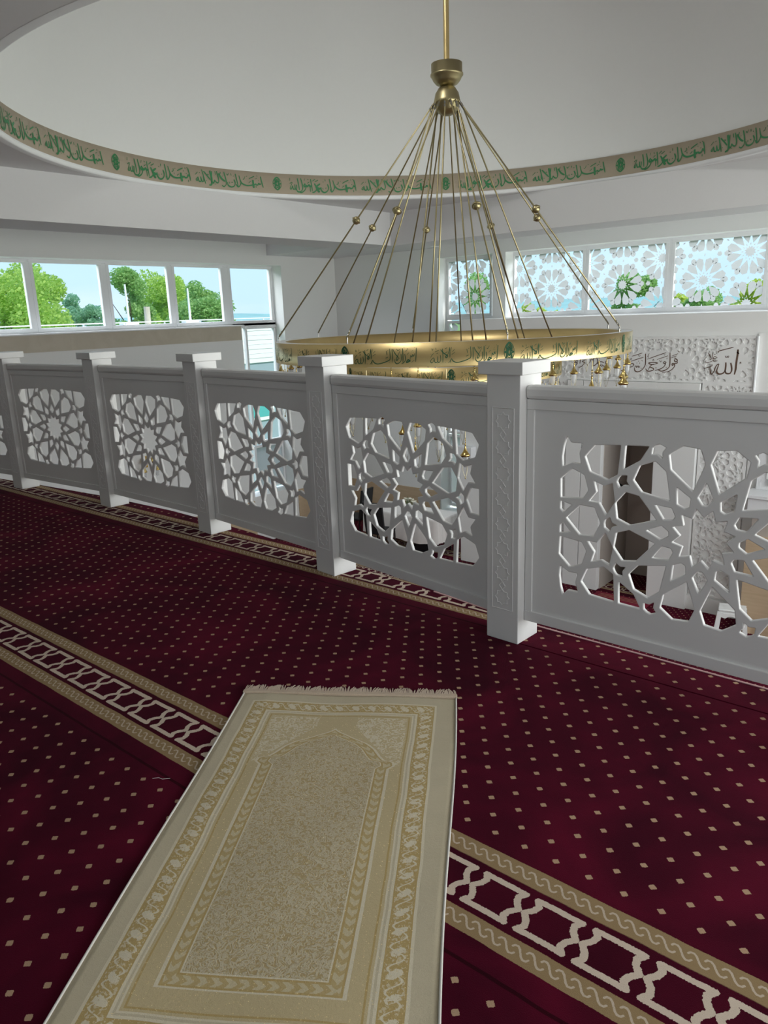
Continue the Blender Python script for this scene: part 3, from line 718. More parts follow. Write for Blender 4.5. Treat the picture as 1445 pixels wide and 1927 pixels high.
def allah_uv(x, y): return -2.985 - (1003 - x) * .000605, .79 - (y - 268) * .000515
obj('name_lettering', quads_bm(stroke_quads(ALLAH, allah_uv), lambda u, v: (u, QF - .0585, v)), M['brownink'], board)
MUH = [(32, [(900, 500), (860, 470), (840, 520), (890, 540), (780, 560)]), (30, [(820, 430), (760, 480), (680, 500), (780, 560), (700, 640)]), (30, [(690, 560), (640, 530), (620, 580), (680, 600)]), (34, [(560, 400), (600, 560), (520, 640), (430, 640)]), (18, [(760, 330), (560, 400)])]
obj('name_lettering', quads_bm(stroke_quads(MUH, lambda x, y: (-5.78 + (x - 680) * .0006, .62 - (y - 550) * .00055)), lambda u, v: (u, QF - .0585, v)), M['brownink'], board)
for x0, x1, lb in ((-3.43, -2.75, 'white star lattice wall panel right of the prayer niche'), (-6.10, -5.42, 'white star lattice wall panel left of the prayer niche')):
    t = thing('carved_wall_panel', lb, 'wall panel', (0, 0, 0), group='carved panels beside the niche')
    carved('lattice', x0 + .02, x1 - .02, -2.75, -.17, .47, -4.425, -1.4, QF - .019, (), t)
    bm = NB(); box(bm, x0 + .02, x1 - .02, QF - .008, QF - .001, -2.75, -.17); obj('backing', bm, M['wall'], t)
bm = NB(); box(bm, -4.28, -4.06, 11.80, 11.84, -2.9, -.45); 
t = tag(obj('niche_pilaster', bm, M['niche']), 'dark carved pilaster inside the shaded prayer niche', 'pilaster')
bm = NB(); 
for zc in [-2.7 + .2 * i for i in range(11)]:
    for a in range(4): tube(bm, [(-4.17 + .08 * cos(a * PI / 4), 11.795, zc + .08 * sin(a * PI / 4)), (-4.17 - .08 * cos(a * PI / 4), 11.795, zc - .08 * sin(a * PI / 4))], .006, 4)
obj('relief', bm, M['niche'], t)
bm = NB(); tube(bm, [(-4.80, 11.2, -1.28), (-4.55, 11.75, -1.62)], .018, 8); tube(bm, [(-4.8, 11.25, -1.42), (-4.7, 11.35, -1.42)], .035, 8)
tag(obj('handrail', bm, M['black']), 'black sloping handrail inside the shaded prayer niche', 'handrail')

# ================================================================== RAILING
POSTS = [(-8.2, 2.82, .16), (-6.83, 2.97, .02), (-5.48, 3.055, -.03), (-4.15, 3.03, -.10), (-2.865, 2.90, -.13), (-1.603, 2.712, -.04), (-.01, 2.70, 0)]
def star8(r, q=.76):
    return [((r if i % 2 == 0 else r * q) * cos(PI * i / 8 + PI / 2), (r if i % 2 == 0 else r * q) * sin(PI * i / 8 + PI / 2)) for i in range(16)]
def ridge(bm, pts, w, y, h, closed=True):
    """raised bead along a closed x,z outline lying on the plane y (towards -y)"""
    n = len(pts); rng = range(n if closed else n - 1)
    for i in rng:
        a, b = Vector(pts[i]), Vector(pts[(i + 1) % n]); d = (b - a).normalized(); nn = Vector((-d.y, d.x)) * w
        a = a - d * w * .3; b = b + d * w * .3
        P = [a + nn, b + nn, b - nn, a - nn]
        lo = [bm.verts.new((p.x, y, p.y)) for p in P]; m0 = bm.verts.new((a.x, y - h, a.y)); m1 = bm.verts.new((b.x, y - h, b.y))
        bm.faces.new((lo[0], lo[1], m1, m0)); bm.faces.new((lo[3], m0, m1, lo[2]))
rail = thing('balustrade', 'white lacquered balustrade of posts and star lattice panels along the gallery edge', 'balustrade', (-4.15, 3.03, 0))
def place(o, x, y, rz): o.location = (x + 4.15, y - 3.03, 0); o.rotation_euler = (0, 0, rz)
def post_mesh():
    bm = NB(); box(bm, -.08, .08, -.08, .08, 0, 1.152, .003); root = obj('railing_post', bm, M['rail'], rail)
    bm = NB(); box(bm, -.106, .106, -.106, .106, 1.152, 1.203, .003); obj('cap', bm, M['rail'], root)
    bm = NB(); y = -.0802
    ridge(bm, [(-.052, .146), (.052, .146), (.052, 1.018), (-.052, 1.018)], .0022, y, .0019)
    n = 8; sp = (1.018 - .146) / n
    for i in range(n):
        zc = .146 + sp * (i + .5)
        ridge(bm, [(x, z + zc) for x, z in star8(.036)], .0022, y, .0019)
        if i < n - 1: ridge(bm, [(0, zc + .036), (.015, zc + sp / 2), (0, zc + sp - .036), (-.015, zc + sp / 2)], .0018, y, .0019)
    obj('carved_strip', bm, M['rail'], root)
    return root
p0 = post_mesh()
for i, (x, y, a) in enumerate(POSTS): place(p0 if i == 0 else copy_tree(p0, rail), x, y, a)
# panels: (start x,y) (end x,y) of the front face line
PANELS = [((-8.11, 2.80), (-6.91, 2.925)), ((-6.75, 2.925), (-5.56, 3.01)), ((-5.40, 3.015), (-4.23, 2.985)), ((-4.07, 2.985), (-2.945, 2.865)), ((-2.785, 2.853), (-1.683, 2.682)), ((-1.523, 2.675), (-.09, 2.650))]
def panel(A, B, wide):
    L = math.hypot(B[0] - A[0], B[1] - A[1]); rz = math.atan2(B[1] - A[1], B[0] - A[0])
    cx, cz = L / 2, .585; sx = 1 if wide else L / 1.108
    H = [rounded([(cx + x * sx, cz + z) for x, z in grow(h, .0006)], .0028) for h in panel_holes(wide)]
    me = curve_mesh([[(0.002, .13), (L - .002, .13), (L - .002, 1.03), (.002, 1.03)]] + H, .0045, .004)
    me.transform(Matrix.Rotation(PI / 2, 4, 'X')); me.transform(Matrix.Translation((0, .0185, 0)))
    root = obj('railing_panel', me, M['rail'], rail); place(root, A[0], A[1], rz)
    bm = NB(); box(bm, -.004, L + .004, -.008, .062, 1.052, 1.108, .016); obj('handrail', bm, M['rail'], root, False)
    bm = NB(); box(bm, 0, L, .002, .052, 1.012, 1.053, .002); obj('top_rail', bm, M['rail'], root)
    bm = NB(); box(bm, 0, L, .000, .052, .10, .146, .002); obj('bottom_rail', bm, M['rail'], root)
    for x0, x1 in ((0, .034), (L - .034, L)):
        bm = NB(); box(bm, x0, x1, .002, .050, .146, 1.012, .003); obj('stile', bm, M['rail'], root)
for i, (A, B) in enumerate(PANELS): panel(A, B, i == 5)

# ================================================================== CHANDELIER
CX, CY = -4.325, 6.106
def aw(a): return rad(a) - TH
ch = thing('ring_chandelier', 'large brass ring chandelier with green Arabic lettering hanging from the dome', 'chandelier', (CX, CY, 0))
bm = NB(); lathe(bm, [(.0251, 3.50), (.0251, 6.36)], 20); obj('stem', bm, M['brass'], ch, True)
bm = NB(); lathe(bm, [(.02, 3.548), (.10, 3.545), (.138, 3.535), (.138, 3.455), (.146, 3.452), (.146, 3.438), (.138, 3.432), (.122, 3.40), (.098, 3.372), (.07, 3.358), (.05, 3.35)], 40); o = obj('canopy_cup', bm, M['brassdark'], ch, True)
bm = NB(); lathe(bm, [(.03, 3.362), (.075, 3.34), (.105, 3.295), (.116, 3.245), (.119, 3.236), (.119, 3.218), (.114, 3.212), (.104, 3.172), (.078, 3.138), (.045, 3.12), (.001, 3.116)], 40); obj('hub', bm, M['brassdark'], ch, True)
def ring(name, r, z0, z1, parent, flange):
    bm = NB(); t = .003
    lathe(bm, [(r, z0), (r, z1), (r - t, z1), (r - t, z0), (r, z0)], 128); o = obj(name, bm, M['brass'], parent, False)
    for p in o.data.polygons: p.use_smooth = abs(p.normal.z) < .5
    bm = NB(); ri = r - flange
    lathe(bm, [(ri, z0), (ri, z1), (ri + t, z1), (ri + t, z0), (ri, z0)], 128); i = obj('inner_band', bm, M['brass'], o, False)
    for p in i.data.polygons: p.use_smooth = abs(p.normal.z) < .5
    bm = NB(); lathe(bm, [(r - t, z1 - .006), (r - t, z1 - .001), (ri + t, z1 - .001), (ri + t, z1 - .006), (r - t, z1 - .006)], 128); obj('top_flange', bm, M['lip'], o)
    bm = NB(); lathe(bm, [(r - t, z0 + .001), (r - t, z0 + .006), (ri + t, z0 + .006), (ri + t, z0 + .001), (r - t, z0 + .001)], 128); obj('underside_flange', bm, M['lip'], o)
    return o
def ring_map(r, a0, a1, z0, z1):
    def f(u, v):
        a = aw(a0 + (a1 - a0) * u); return (r * cos(a), r * sin(a), z0 + (z1 - z0) * v)
    return f
def letter_ring(o, r, z0, z1, n, a_off):
    step = 360 / n
    for kk in range(n):
        a = a_off + step * kk
        for p, q in ((.07, .467), (.545, .935)):
            obj('lettering', quads_bm(stroke_quads([(w_ * .68, P_) for w_, P_ in RING_TEXT], ring_uv), ring_map(r + .0025, a + step * p, a + step * q, z0, z1)), M['dgreen'], o)
        w = (z1 - z0) * .23 / r / PI * 180
        obj('medallion', quads_bm(ornament(lambda x, y: (x * .5 + .5, y * .5 + .5), .095), ring_map(r + .0025, a - w, a + w, z0 + (z1 - z0) * .1, z1 - (z1 - z0) * .1)), M['dgreen'], o)
R1, R2, R3 = 1.68, 1.06, .52
r1 = ring('outer_ring', R1, 1.005, 1.186, ch, .10); letter_ring(r1, R1, 1.005, 1.186, 8, 10)
r2 = ring('middle_ring', R2, .80, .952, ch, .08); letter_ring(r2, R2, .80, .952, 6, 25)
r3 = ring('inner_ring', R3, .48, .62, ch, .06); letter_ring(r3, R3, .48, .62, 4, 25)
for kk in range(8):
    for (a, rt, zt, bead, rh) in ((10 + 45 * kk, R1 - .04, 1.186, True, .0068), (32.5 + 45 * kk, R2 - .04, .952, False, .0068)):
        ca, sa = cos(aw(a)), sin(aw(a)); p = Vector((.13 * ca, .13 * sa, 3.205)); q = Vector((rt * ca, rt * sa, zt + .05)); e = Vector((rt * ca, rt * sa, zt - .004))
        bm = NB(); tube(bm, [(.112 * ca, .112 * sa, 3.225), p, q], rh, 8); o = obj('suspension_rod', bm, M['brassdark'], ch, True)
        bm = NB(); d = (p - q).normalized()
        for j in range(2): tube(bm, [q + d * (.02 + .03 * j) + Vector((0, 0, .012)), q + d * (.0 + .03 * j) + Vector((.008 * sa, -.008 * ca, 0)), q + d * (-.012 + .03 * j) - Vector((0, 0, .008))], .004, 5)
        tube(bm, [q, e], .005, 5)
        obj('hook', bm, M['chrome'], o); bm = NB()
        for j in range(2): tube(bm, [p + Vector((.004 * sa, -.004 * ca, 0)) - d * .03 * j, p - d * (.03 * j + .024)], .009, 6)
        obj('hook', bm, M['chrome'], o)
        if bead:
            c = p.lerp(q, .49); bm = NB(); ball(bm, (0, 0, 0), .036, 14, 10)
            lathe(bm, [(.0355, -.005), (.041, -.005), (.041, .005), (.0355, .005)], 16)
            b = obj('bead', bm, M['brassdark'], o, True); b.rotation_euler = d.to_track_quat('Z', 'Y').to_euler(); b.location = c
for kk in range(4):
    a = 25 + 90 * kk; ca, sa = cos(aw(a)), sin(aw(a))
    bm = NB(); tube(bm, [(.105 * ca, .105 * sa, 3.17), ((R3 - .03) * ca, (R3 - .03) * sa, .617)], .0075, 8); obj('suspension_rod', bm, M['brassdark'], ch, True)
# lamps: bell, opal glass cup, chains
def lamp_proto():
    bm = NB(); lathe(bm, [(.001, .0), (.006, -.004), (.007, -.014), (.004, -.02), (.006, -.035), (.011, -.052), (.020, -.072), (.032, -.088), (.040, -.096), (.0405, -.104), (.036, -.106), (.034, -.112), (.028, -.112), (.028, -.1), (.001, -.095)], 20)
    tube(bm, [(0, 0, .045), (.008, 0, .03), (0, 0, .018), (-.008, 0, .03), (0, 0, .045)], .0025, 5); tube(bm, [(0, 0, .02), (0, 0, -.002)], .003, 5)
    o = obj('lamp_bell', bm, M['brasspol'], ch, True)
    bm = NB(); lathe(bm, [(.024, -.112), (.026, -.135), (.0265, -.16), (.023, -.185), (.014, -.2), (.001, -.205)], 16); obj('glass_cup', bm, M['glassy'], o, True)
    bm = NB()
    for j in range(3):
        a = 2 * PI * j / 3; tube(bm, [(.036 * cos(a), .036 * sin(a), -.108), (.02 * cos(a), .02 * sin(a), -.24), (0, 0, -.29)], .0014, 4)
    ball(bm, (0, 0, -.295), .007, 8, 6); obj('chain', bm, M['brassdark'], o)
    return o
lp = lamp_proto(); first = True
def add_lamps(n, r, z, off, drops):
    global first
    for i in range(n):
        a = aw(off + 360 * i / n); o = lp if first else copy_tree(lp); first = False
        dr = drops[i % len(drops)]
        o.location = (r * cos(a), r * sin(a), z - dr); o.rotation_euler = (0, 0, a); o.scale = ((1.15 if dr > .03 or z < .9 else .8),) * 3
        if dr > .05:
            bm = NB(); tube(bm, [(r * cos(a), r * sin(a), z), (r * cos(a), r * sin(a), z - dr + .04)], .003, 5); h = obj('hanger', bm, M['brassdark'], ch)
add_lamps(48, R1 - .03, .980, 1, (0, .0, .12)); add_lamps(24, R2 - .03, .755, 5, (0, .12)); add_lamps(12, R3 - .03, .43, 10, (.05, .22))

# ================================================================== PRAYER MAT
def mat_material():
    m, nt, b = mat_new('prayer_mat_weave'); v, x, y, z = coords(nt)
    u = x; w = y * -1
    cu = (u - .400).abs()
    BASE = (.55, .48, .335); GOLD = (.46, .335, .135); LIGHT = (.68, .61, .45); FIELD = (.54, .44, .25)
    n1 = noise(nt, v, 55, 3, 1.2); n2 = noise(nt, v, 18, 2); n3 = noise(nt, v, 600, 1); n4 = noise(nt, v, 120, 3, .6)
    col = cmix(nt, n2, tuple(c * .92 for c in BASE), tuple(c * 1.05 for c in BASE))
    wob = (noise(nt, v, 6, 1) - .5) * .010
    dl = ((u - .058 + wob).min(.742 - u + wob)).min((w - .066 + wob).min(1.447 - w + wob))
    inside = dl > 0
    col = cmix(nt, (dl > .078), col, FIELD)
    # floral border
    bandm = between(dl, .004, .062)
    top = ((w - .066).min(1.447 - w)) < ((u - .058).min(.742 - u))
    run = (top * u + (top * -1 + 1) * w)
    ph = run / .060 * 6.28318
    vine = (dl - .033 - ph.sin() * .018).abs()
    cell = (run.mod(.060) - .030); cc = (dl - .033 + (ph.sin()) * .008)
    leaf = ((cell * cell + cc * cc).sqrt() + (n1 - .5) * .016)
    col = cmix(nt, bandm, col, GOLD)
    col = cmix(nt, bandm * ((vine < .0030) + (leaf < .0145)).clamp() * (n4 > .36) , col, LIGHT)
    col = cmix(nt, bandm * (n4 > .56) * .6, col, LIGHT)
    for d0, ww in ((.000, .004), (.066, .0035), (.078, .0025)): col = cmix(nt, ((dl - d0).abs() < ww), col, LIGHT)
    for d0, ww in ((.006, .002), (.060, .002), (.090, .0025)): col = cmix(nt, ((dl - d0).abs() < ww), col, GOLD)
    # pointed arch
    fc = nt.nodes.new('ShaderNodeFloatCurve'); cv = fc.mapping.curves[0]
    prof = [(.245, 0), (.262, .017), (.285, .052), (.30, .074), (.33, .124), (.36, .152), (.40, .174), (.422, .190), (.430, .222), (.452, .226), (.468, .2085), (.60, .2085), (1.5, .2085)]
    pts = [(a / 1.5, h) for a, h in prof]
    cv.points[0].location = (0, 0); cv.points[1].location = (1, .2085)
    for a, h in pts[:-1]:
        p = cv.points.new(a, h); p.handle_type = 'VECTOR'
    fc.mapping.update(); nt.links.new((w / 1.5).v, fc.inputs['Value'])
    hw = N(nt, fc.outputs[0]); e = hw - cu + wob * .4
    okb = (w < 1.303) * (w > .24)
    e = e.min((1.303 - w)) 
    arch = (e > 0) * okb
    spand = between(w, .165, .45) * (dl > .098) * ((e > 0) * -1 + 1) * (cu > .07)
    flor = ((noise(nt, v, 38, 2, 1.6) - .5).abs() < .055)
    col = cmix(nt, spand * flor * (((w - .165) * .9 + .03) < (cu * 1.25)), col, (.67, .60, .44))
    band2 = between(e, .004, .038) * okb
    bot = ((1.303 - w) < (hw - cu)); al = bot * u + (bot * -1 + 1) * w; acr = (e - .021).abs()
    chev = ((al / .032 + acr * 34 + (n1 - .5) * .5).mod(1.0) < .52) * (acr < .0135)
    col = cmix(nt, band2, col, (.48, .365, .17)); col = cmix(nt, band2 * chev * .7, col, (.62, .55, .37))
    field = (e > .042) * okb
    fo = nt.nodes.new('ShaderNodeTexVoronoi'); fo.inputs['Scale'].default_value = 62; fo.feature = 'SMOOTH_F1'
    nt.links.new(v, fo.inputs['Vector']); vor = N(nt, fo.outputs['Distance'])
    fig = ((((noise(nt, v, 50, 3, 2.0) - .5).abs() * -1 + .10) * 14).clamp())
    col = cmix(nt, field, col, (.43, .325, .155)); col = cmix(nt, field * fig * .75, col, (.60, .535, .39))
    col = cmix(nt, field * (n4 > .55) * .35, col, (.58, .51, .34))
    for d0, ww, c in ((0, .0045, LIGHT), (.008, .0022, GOLD), (.038, .003, GOLD), (.0425, .002, LIGHT)): col = cmix(nt, ((e - d0).abs() < ww) * okb, col, c)
    # glitter thread
    wv = nt.nodes.new('ShaderNodeTexVoronoi'); wv.inputs['Scale'].default_value = 330; nt.links.new(v, wv.inputs['Vector'])
    sp = nt.nodes.new('ShaderNodeSeparateColor'); nt.links.new(wv.outputs['Color'], sp.inputs[0])
    rnd = N(nt, sp.outputs[0]); gl = (rnd > .955) * (N(nt, wv.outputs['Distance']) < .42) * inside
    col = cmix(nt, gl, col, (.95, .80, .45))
    nt.links.new(col, b.inputs['Base Color']); nt.links.new((gl * .8).v, b.inputs['Metallic']); nt.links.new((gl * -.6 + .9).v, b.inputs['Roughness'])
    b.inputs['Sheen Weight'].default_value = .1; b.inputs['Specular IOR Level'].default_value = .2
    h = n3 * .35 + (bandm + band2).clamp() * -.6 + n4 * .5 - fig * field * -.4
    bump(nt, b, h, .45, .004)
    return m
MW, ML = .814, 1.52
mo = thing('prayer_mat', 'beige and gold prayer mat with arch design lying on the dark red carpet', 'prayer mat', (-2.145, 1.631, .001), math.atan2(.553, .833))
bm = NB(); nx, ny = 40, 76; g = {}
def mz(u, v): return .006 + .0025 * (sin(u * 13 + v * 3) * sin(v * 7 + 1)) + .005 * math.exp(-((v - .769) / .006) ** 2) + .0025 * math.exp(-((u - .10) / .02) ** 2)
for lay in (0, 1):
    for i in range(nx + 1):
        for j in range(ny + 1):
            u, v = MW * i / nx, ML * j / ny
            du = .006 * sin(v * 4.2) * (1 if i > nx / 2 else .5)
            g[lay, i, j] = bm.verts.new((u + du, -v, mz(u, v) if lay else .0))
for i in range(nx):
    for j in range(ny):
        bm.faces.new((g[1, i, j], g[1, i, j + 1], g[1, i + 1, j + 1], g[1, i + 1, j])); bm.faces.new((g[0, i, j], g[0, i + 1, j], g[0, i + 1, j + 1], g[0, i, j + 1]))
for i in range(nx):
    bm.faces.new((g[0, i, 0], g[1, i, 0], g[1, i + 1, 0], g[0, i + 1, 0])); bm.faces.new((g[0, i, ny], g[0, i + 1, ny], g[1, i + 1, ny], g[1, i, ny]))
for j in range(ny):
    bm.faces.new((g[0, 0, j], g[0, 0, j + 1], g[1, 0, j + 1], g[1, 0, j])); bm.faces.new((g[0, nx, j], g[1, nx, j], g[1, nx, j + 1], g[0, nx, j + 1]))
obj('weave', bm, mat_material(), mo, True)
bm = NB()
for s_ in (0, 1):
    tube(bm, [(s_ * MW + .006 * sin(ML * j / 60 * 4.2) * (1 if s_ else .5), -ML * j / 60, .005 + mz(s_ * MW, ML * j / 60) * .4) for j in range(61)], .0032, 6)
obj('edge_binding', bm, plain('white_binding', (.72, .70, .64), .8), mo, True)
bm = NB(); box(bm, -.006, MW + .004, -.006, .014, .002, .014, .003); obj('fringe_braid', bm, plain('fringe_braid', (.60, .48, .36), .9, nz=.2, bmp=.6, scale=300), mo)
bm = NB(); rng = random.Random(3)
for i in range(190):
    x0 = -.004 + (MW + .006) * (i + .5) / 190; bend = .010 * sin(i * .33) + rng.uniform(-.006, .006); ln = rng.uniform(.040, .058)
    tube(bm, [(x0, .012, .010), (x0 + bend * .4, .012 + ln * .5, .010), (x0 + bend, .012 + ln, .004)], [.0021, .0021, .0016], 5)
f = obj('fringe', bm, plain('fringe_cotton', (.66, .54, .43), .9, nz=.2, scale=200), mo); f['kind'] = 'stuff'
bm = NB(); tube(bm, [(-1.70 + .0, 1.255, .004), (-1.685, 1.268, .006), (-1.672, 1.272, .004), (-1.655, 1.29, .004)], .0008, 5)
th_ = tag(obj('loose_thread', bm, M['cloth']), 'short loose white thread lying on the red carpet left of the mat', 'thread')
th_.location = (-.245, -.165, 0)

# ================================================================== LOWER HALL FURNITURE
# stool
st_ = thing('plastic_stool', 'white plastic step stool standing before the carved panel on the hall carpet', 'stool', (-2.62, 10.2, ZL), .25)
bm = NB(); box(bm, -.17, .17, -.13, .13, .385, .41, .008); box(bm, -.155, .155, -.115, .115, .35, .386, .004); obj('seat', bm, M['stoolplastic'], st_)
for sx in (-1, 1):
    for sy in (-1, 1):
        bm = NB(); x, y = sx * .15, sy * .11
        v0 = [(x - .028, y - .022), (x + .028, y - .022), (x + .028, y + .022), (x - .028, y + .022)]; dx, dy = sx * .035, sy * .03
        lo = [bm.verts.new((a * 1 + dx, b_ + dy, 0)) for a, b_ in v0]; hi = [bm.verts.new((a, b_, .37)) for a, b_ in v0]
        bm.faces.new(lo[::-1]); bm.faces.new(hi)
        for i in range(4): bm.faces.new((lo[i], lo[(i + 1) % 4], hi[(i + 1) % 4], hi[i]))
        obj('leg', bm, M['stoolplastic'], st_)
for sy in (-.125, .125):
    arc = [(-.13, .36), (.13, .36), (.13, .30)] + [(.10 * cos(a), .22 + .10 * sin(a)) for a in [rad(40 + 10 * i) for i in range(11)]] + [(-.13, .30)]
    bm = NB()
    pr = prism(bm, arc, -.004, .004); bmesh.ops.transform(bm, matrix=Matrix.Translation((0, sy, 0)) @ Matrix.Rotation(PI / 2, 4, 'X'), verts=bm.verts); obj('apron', bm, M['stoolplastic'], st_)
# preacher's seat
kt = thing('preacher_seat', 'white panelled preaching seat with ledge right of the carved panel', 'seat', (-2.6, 10.36, ZL))
bm = NB(); box(bm, .02, 1.3, .05, .44, 0, 1.38, .004); obj('wooden_base', bm, M['wood'], kt)
bm = NB(); box(bm, -.06, 1.34, 0, .45, 1.90, 1.95, .006); obj('ledge', bm, M['frame'], kt)
bm = NB(); box(bm, 0, 1.32, .04, .45, 1.66, 1.90, .004); obj('drawer', bm, M['frame'], kt)
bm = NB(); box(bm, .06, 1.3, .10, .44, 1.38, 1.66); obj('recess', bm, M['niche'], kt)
bm = NB(); box(bm, 0, 1.32, .38, .45, 1.95, 2.75, .004); box(bm, .12, .55, .36, .39, 2.10, 2.62, .006); box(bm, .70, 1.2, .36, .39, 2.10, 2.62, .006); obj('back_panel', bm, M['frame'], kt)
bm = NB(); box(bm, .16, .36, .32, .375, 2.02, 2.10, .004); obj('microphone_box', bm, M['black'], kt)
# imam's rug before the niche
bm = NB(); box(bm, -4.78, -3.9, 9.75, 10.74, ZL, ZL + .012, .004)
rg = tag(obj('imam_rug', bm, plain('red_velvet', (.20, .004, .026), .95, nz=.25, scale=5)), 'plain glossy red rug on the hall floor before the prayer niche', 'rug')
bm = NB()
for kx in range(3): box(bm, -4.70, -3.98, 10.56 + .05 * kx, 10.568 + .05 * kx, ZL + .012, ZL + .014)
obj('stripe_border', bm, plain('rug_gold', (.35, .22, .12), .8), rg)
# white wall box with dark vent on the end pier
ac = thing('air_unit', 'small white wall unit with black vent slot on the end pier behind the draped table', 'air conditioner', (-7.3, QF - .03, -1.06))
bm = NB(); box(bm, -.16, .16, -.16, 0, -.06, .20, .01); obj('casing', bm, M['frame'], ac)
bm = NB(); box(bm, -.125, .125, -.166, -.155, -.035, .02); obj('vent', bm, M['black'], ac)
# table with cloth in the far corner
tb = thing('folding_table', 'long folding table hidden under a white cloth in the far corner', 'table', (-8.75, 10.95, ZL))
bm = NB(); box(bm, -.88, .88, -.34, .34, .71, .735, .004); obj('tabletop', bm, M['stoolplastic'], tb)
for sx in (-.75, .75):
    for sy in (-.28, .28):
        bm = NB(); tube(bm, [(sx, sy, 0), (sx, sy, .715)], .014, 8); obj('leg', bm, M['black'], tb)
bm = NB(); loops = []
for lev, (hz, ex) in enumerate(((.742, 0), (.740, .008), (.70, .012), (.55, .022), (.40, .030), (.27, .036))):
    L = []; n = 80
    for i in range(n):
        a = 4 * i / n; s = int(a); f_ = a - s
        cxs = [(-.89, -.35), (.89, -.35), (.89, .35), (-.89, .35)]
        p0_, p1_ = cxs[s % 4], cxs[(s + 1) % 4]
        x, y = p0_[0] + (p1_[0] - p0_[0]) * f_, p0_[1] + (p1_[1] - p0_[1]) * f_
        nx_, ny_ = [(0, -1), (1, 0), (0, 1), (-1, 0)][s % 4]
        wv_ = ex + (.018 * sin(i * 1.7) + .01 * sin(i * .9)) * lev / 5
        L.append(bm.verts.new((x + nx_ * wv_, y + ny_ * wv_, hz + (.03 * sin(i * .35) if lev == 5 else 0))))
    loops.append(L)
for a, b_ in zip(loops, loops[1:]):
    for i in range(80): bm.faces.new((a[i], b_[i], b_[(i + 1) % 80], a[(i + 1) % 80]))
bm.faces.new(loops[0])
tcl = obj('tablecloth', bm, M['cloth'], None, True, (-8.75, 10.95, ZL)); tag(tcl, 'white cloth draped over the long table in the far corner', 'tablecloth')
# flowers
fl = thing('flower_arrangement', 'low bunch of white flowers with green leaves on the white tablecloth', 'flowers', (-8.72, 10.85, ZL + .743))
bm = NB(); lathe(bm, [(.001, 0), (.05, 0), (.065, .03), (.07, .07), (.055, .10), (.001, .10)], 16); obj('bowl', bm, M['glassy'], fl, True)
bm = NB(); rng = random.Random(5); bl = NB()
for i in range(34):
    a, r_ = rng.uniform(0, 2 * PI), rng.uniform(.02, .19); x, y = r_ * cos(a) * 1.15, r_ * sin(a) * .6; z_ = .12 + .15 * (1 - r_ / .22) + rng.uniform(-.02, .05)
    tube(bl, [(x * .2, y * .2, .08), (x, y, z_)], .003, 4)
    if i % 3: 
        for q in range(5):
            b0 = 2 * PI * q / 5; ball(bm, (x + .018 * cos(b0), y + .018 * sin(b0), z_), .017, 6, 4, .6)
    else:
        p = Vector((x, y, z_ - .03)); d = Vector((cos(a) * .05, sin(a) * .05, .01)); s_ = Vector((-sin(a) * .014, cos(a) * .014, 0))
        bl.faces.new([bl.verts.new(p - s_ * .3), bl.verts.new(p + d * .5 - s_), bl.verts.new(p + d), bl.verts.new(p + d * .5 + s_)])
obj('blossoms', bm, M['petal'], fl, True); obj('leaves', bl, M['leafgreen'], fl)
# black chairs by the table
def chair(loc, rz, label):
    c = thing('black_chair', label, 'chair', loc, rz, 'black chairs at the draped table')
    bm = NB(); box(bm, -.21, .21, -.21, .21, .43, .49, .02); obj('seat', bm, M['black'], c)
    bm = NB(); n = 7
    for i in range(n):
        pass
    pts = [(-.17 - .0, .47), (-.20, .62), (-.225, .80), (-.25, .98), (-.262, 1.06)]
    for (x0, z0), (x1, z1) in zip(pts, pts[1:]):
        vs = [bm.verts.new(p) for p in ((x0, -.2, z0), (x0, .2, z0), (x1, .2, z1), (x1, -.2, z1), (x0 - .045, -.2, z0), (x0 - .045, .2, z0), (x1 - .045, .2, z1), (x1 - .045, -.2, z1))]
        for f_ in ((0, 1, 2, 3), (7, 6, 5, 4), (0, 4, 5, 1), (2, 6, 7, 3), (1, 5, 6, 2), (0, 3, 7, 4)): bm.faces.new([vs[i] for i in f_])
    obj('backrest', bm, M['black'], c)
    for sx in (-1, 1):
        for sy in (-1, 1):
            bm = NB(); tube(bm, [(sx * .19, sy * .19, .44), (sx * .215, sy * .2, 0)], .013, 8); obj('leg', bm, M['black'], c)
    return c
chair((-10.02, 10.8, ZL), PI + .15, 'black chair at the left end of the white draped table')
chair((-8.95, 10.30, ZL), PI / 2 + .2, 'black chair tucked against the front of the white draped table')
bx_ = NB(); box(bx_, -.17, .17, -.16, .16, 0, .42, .01)
spk = obj('black_case', bx_, M['black'], None, False, (-8.35, 10.93, ZL)); tag(spk, 'black box on the floor beneath the white draped table', 'box')
bm = NB(); box(bm, -.12, .12, -.165, -.158, .08, .34, .003); obj('front_panel', bm, plain('black_mesh', (.02, .02, .022), .4), spk)
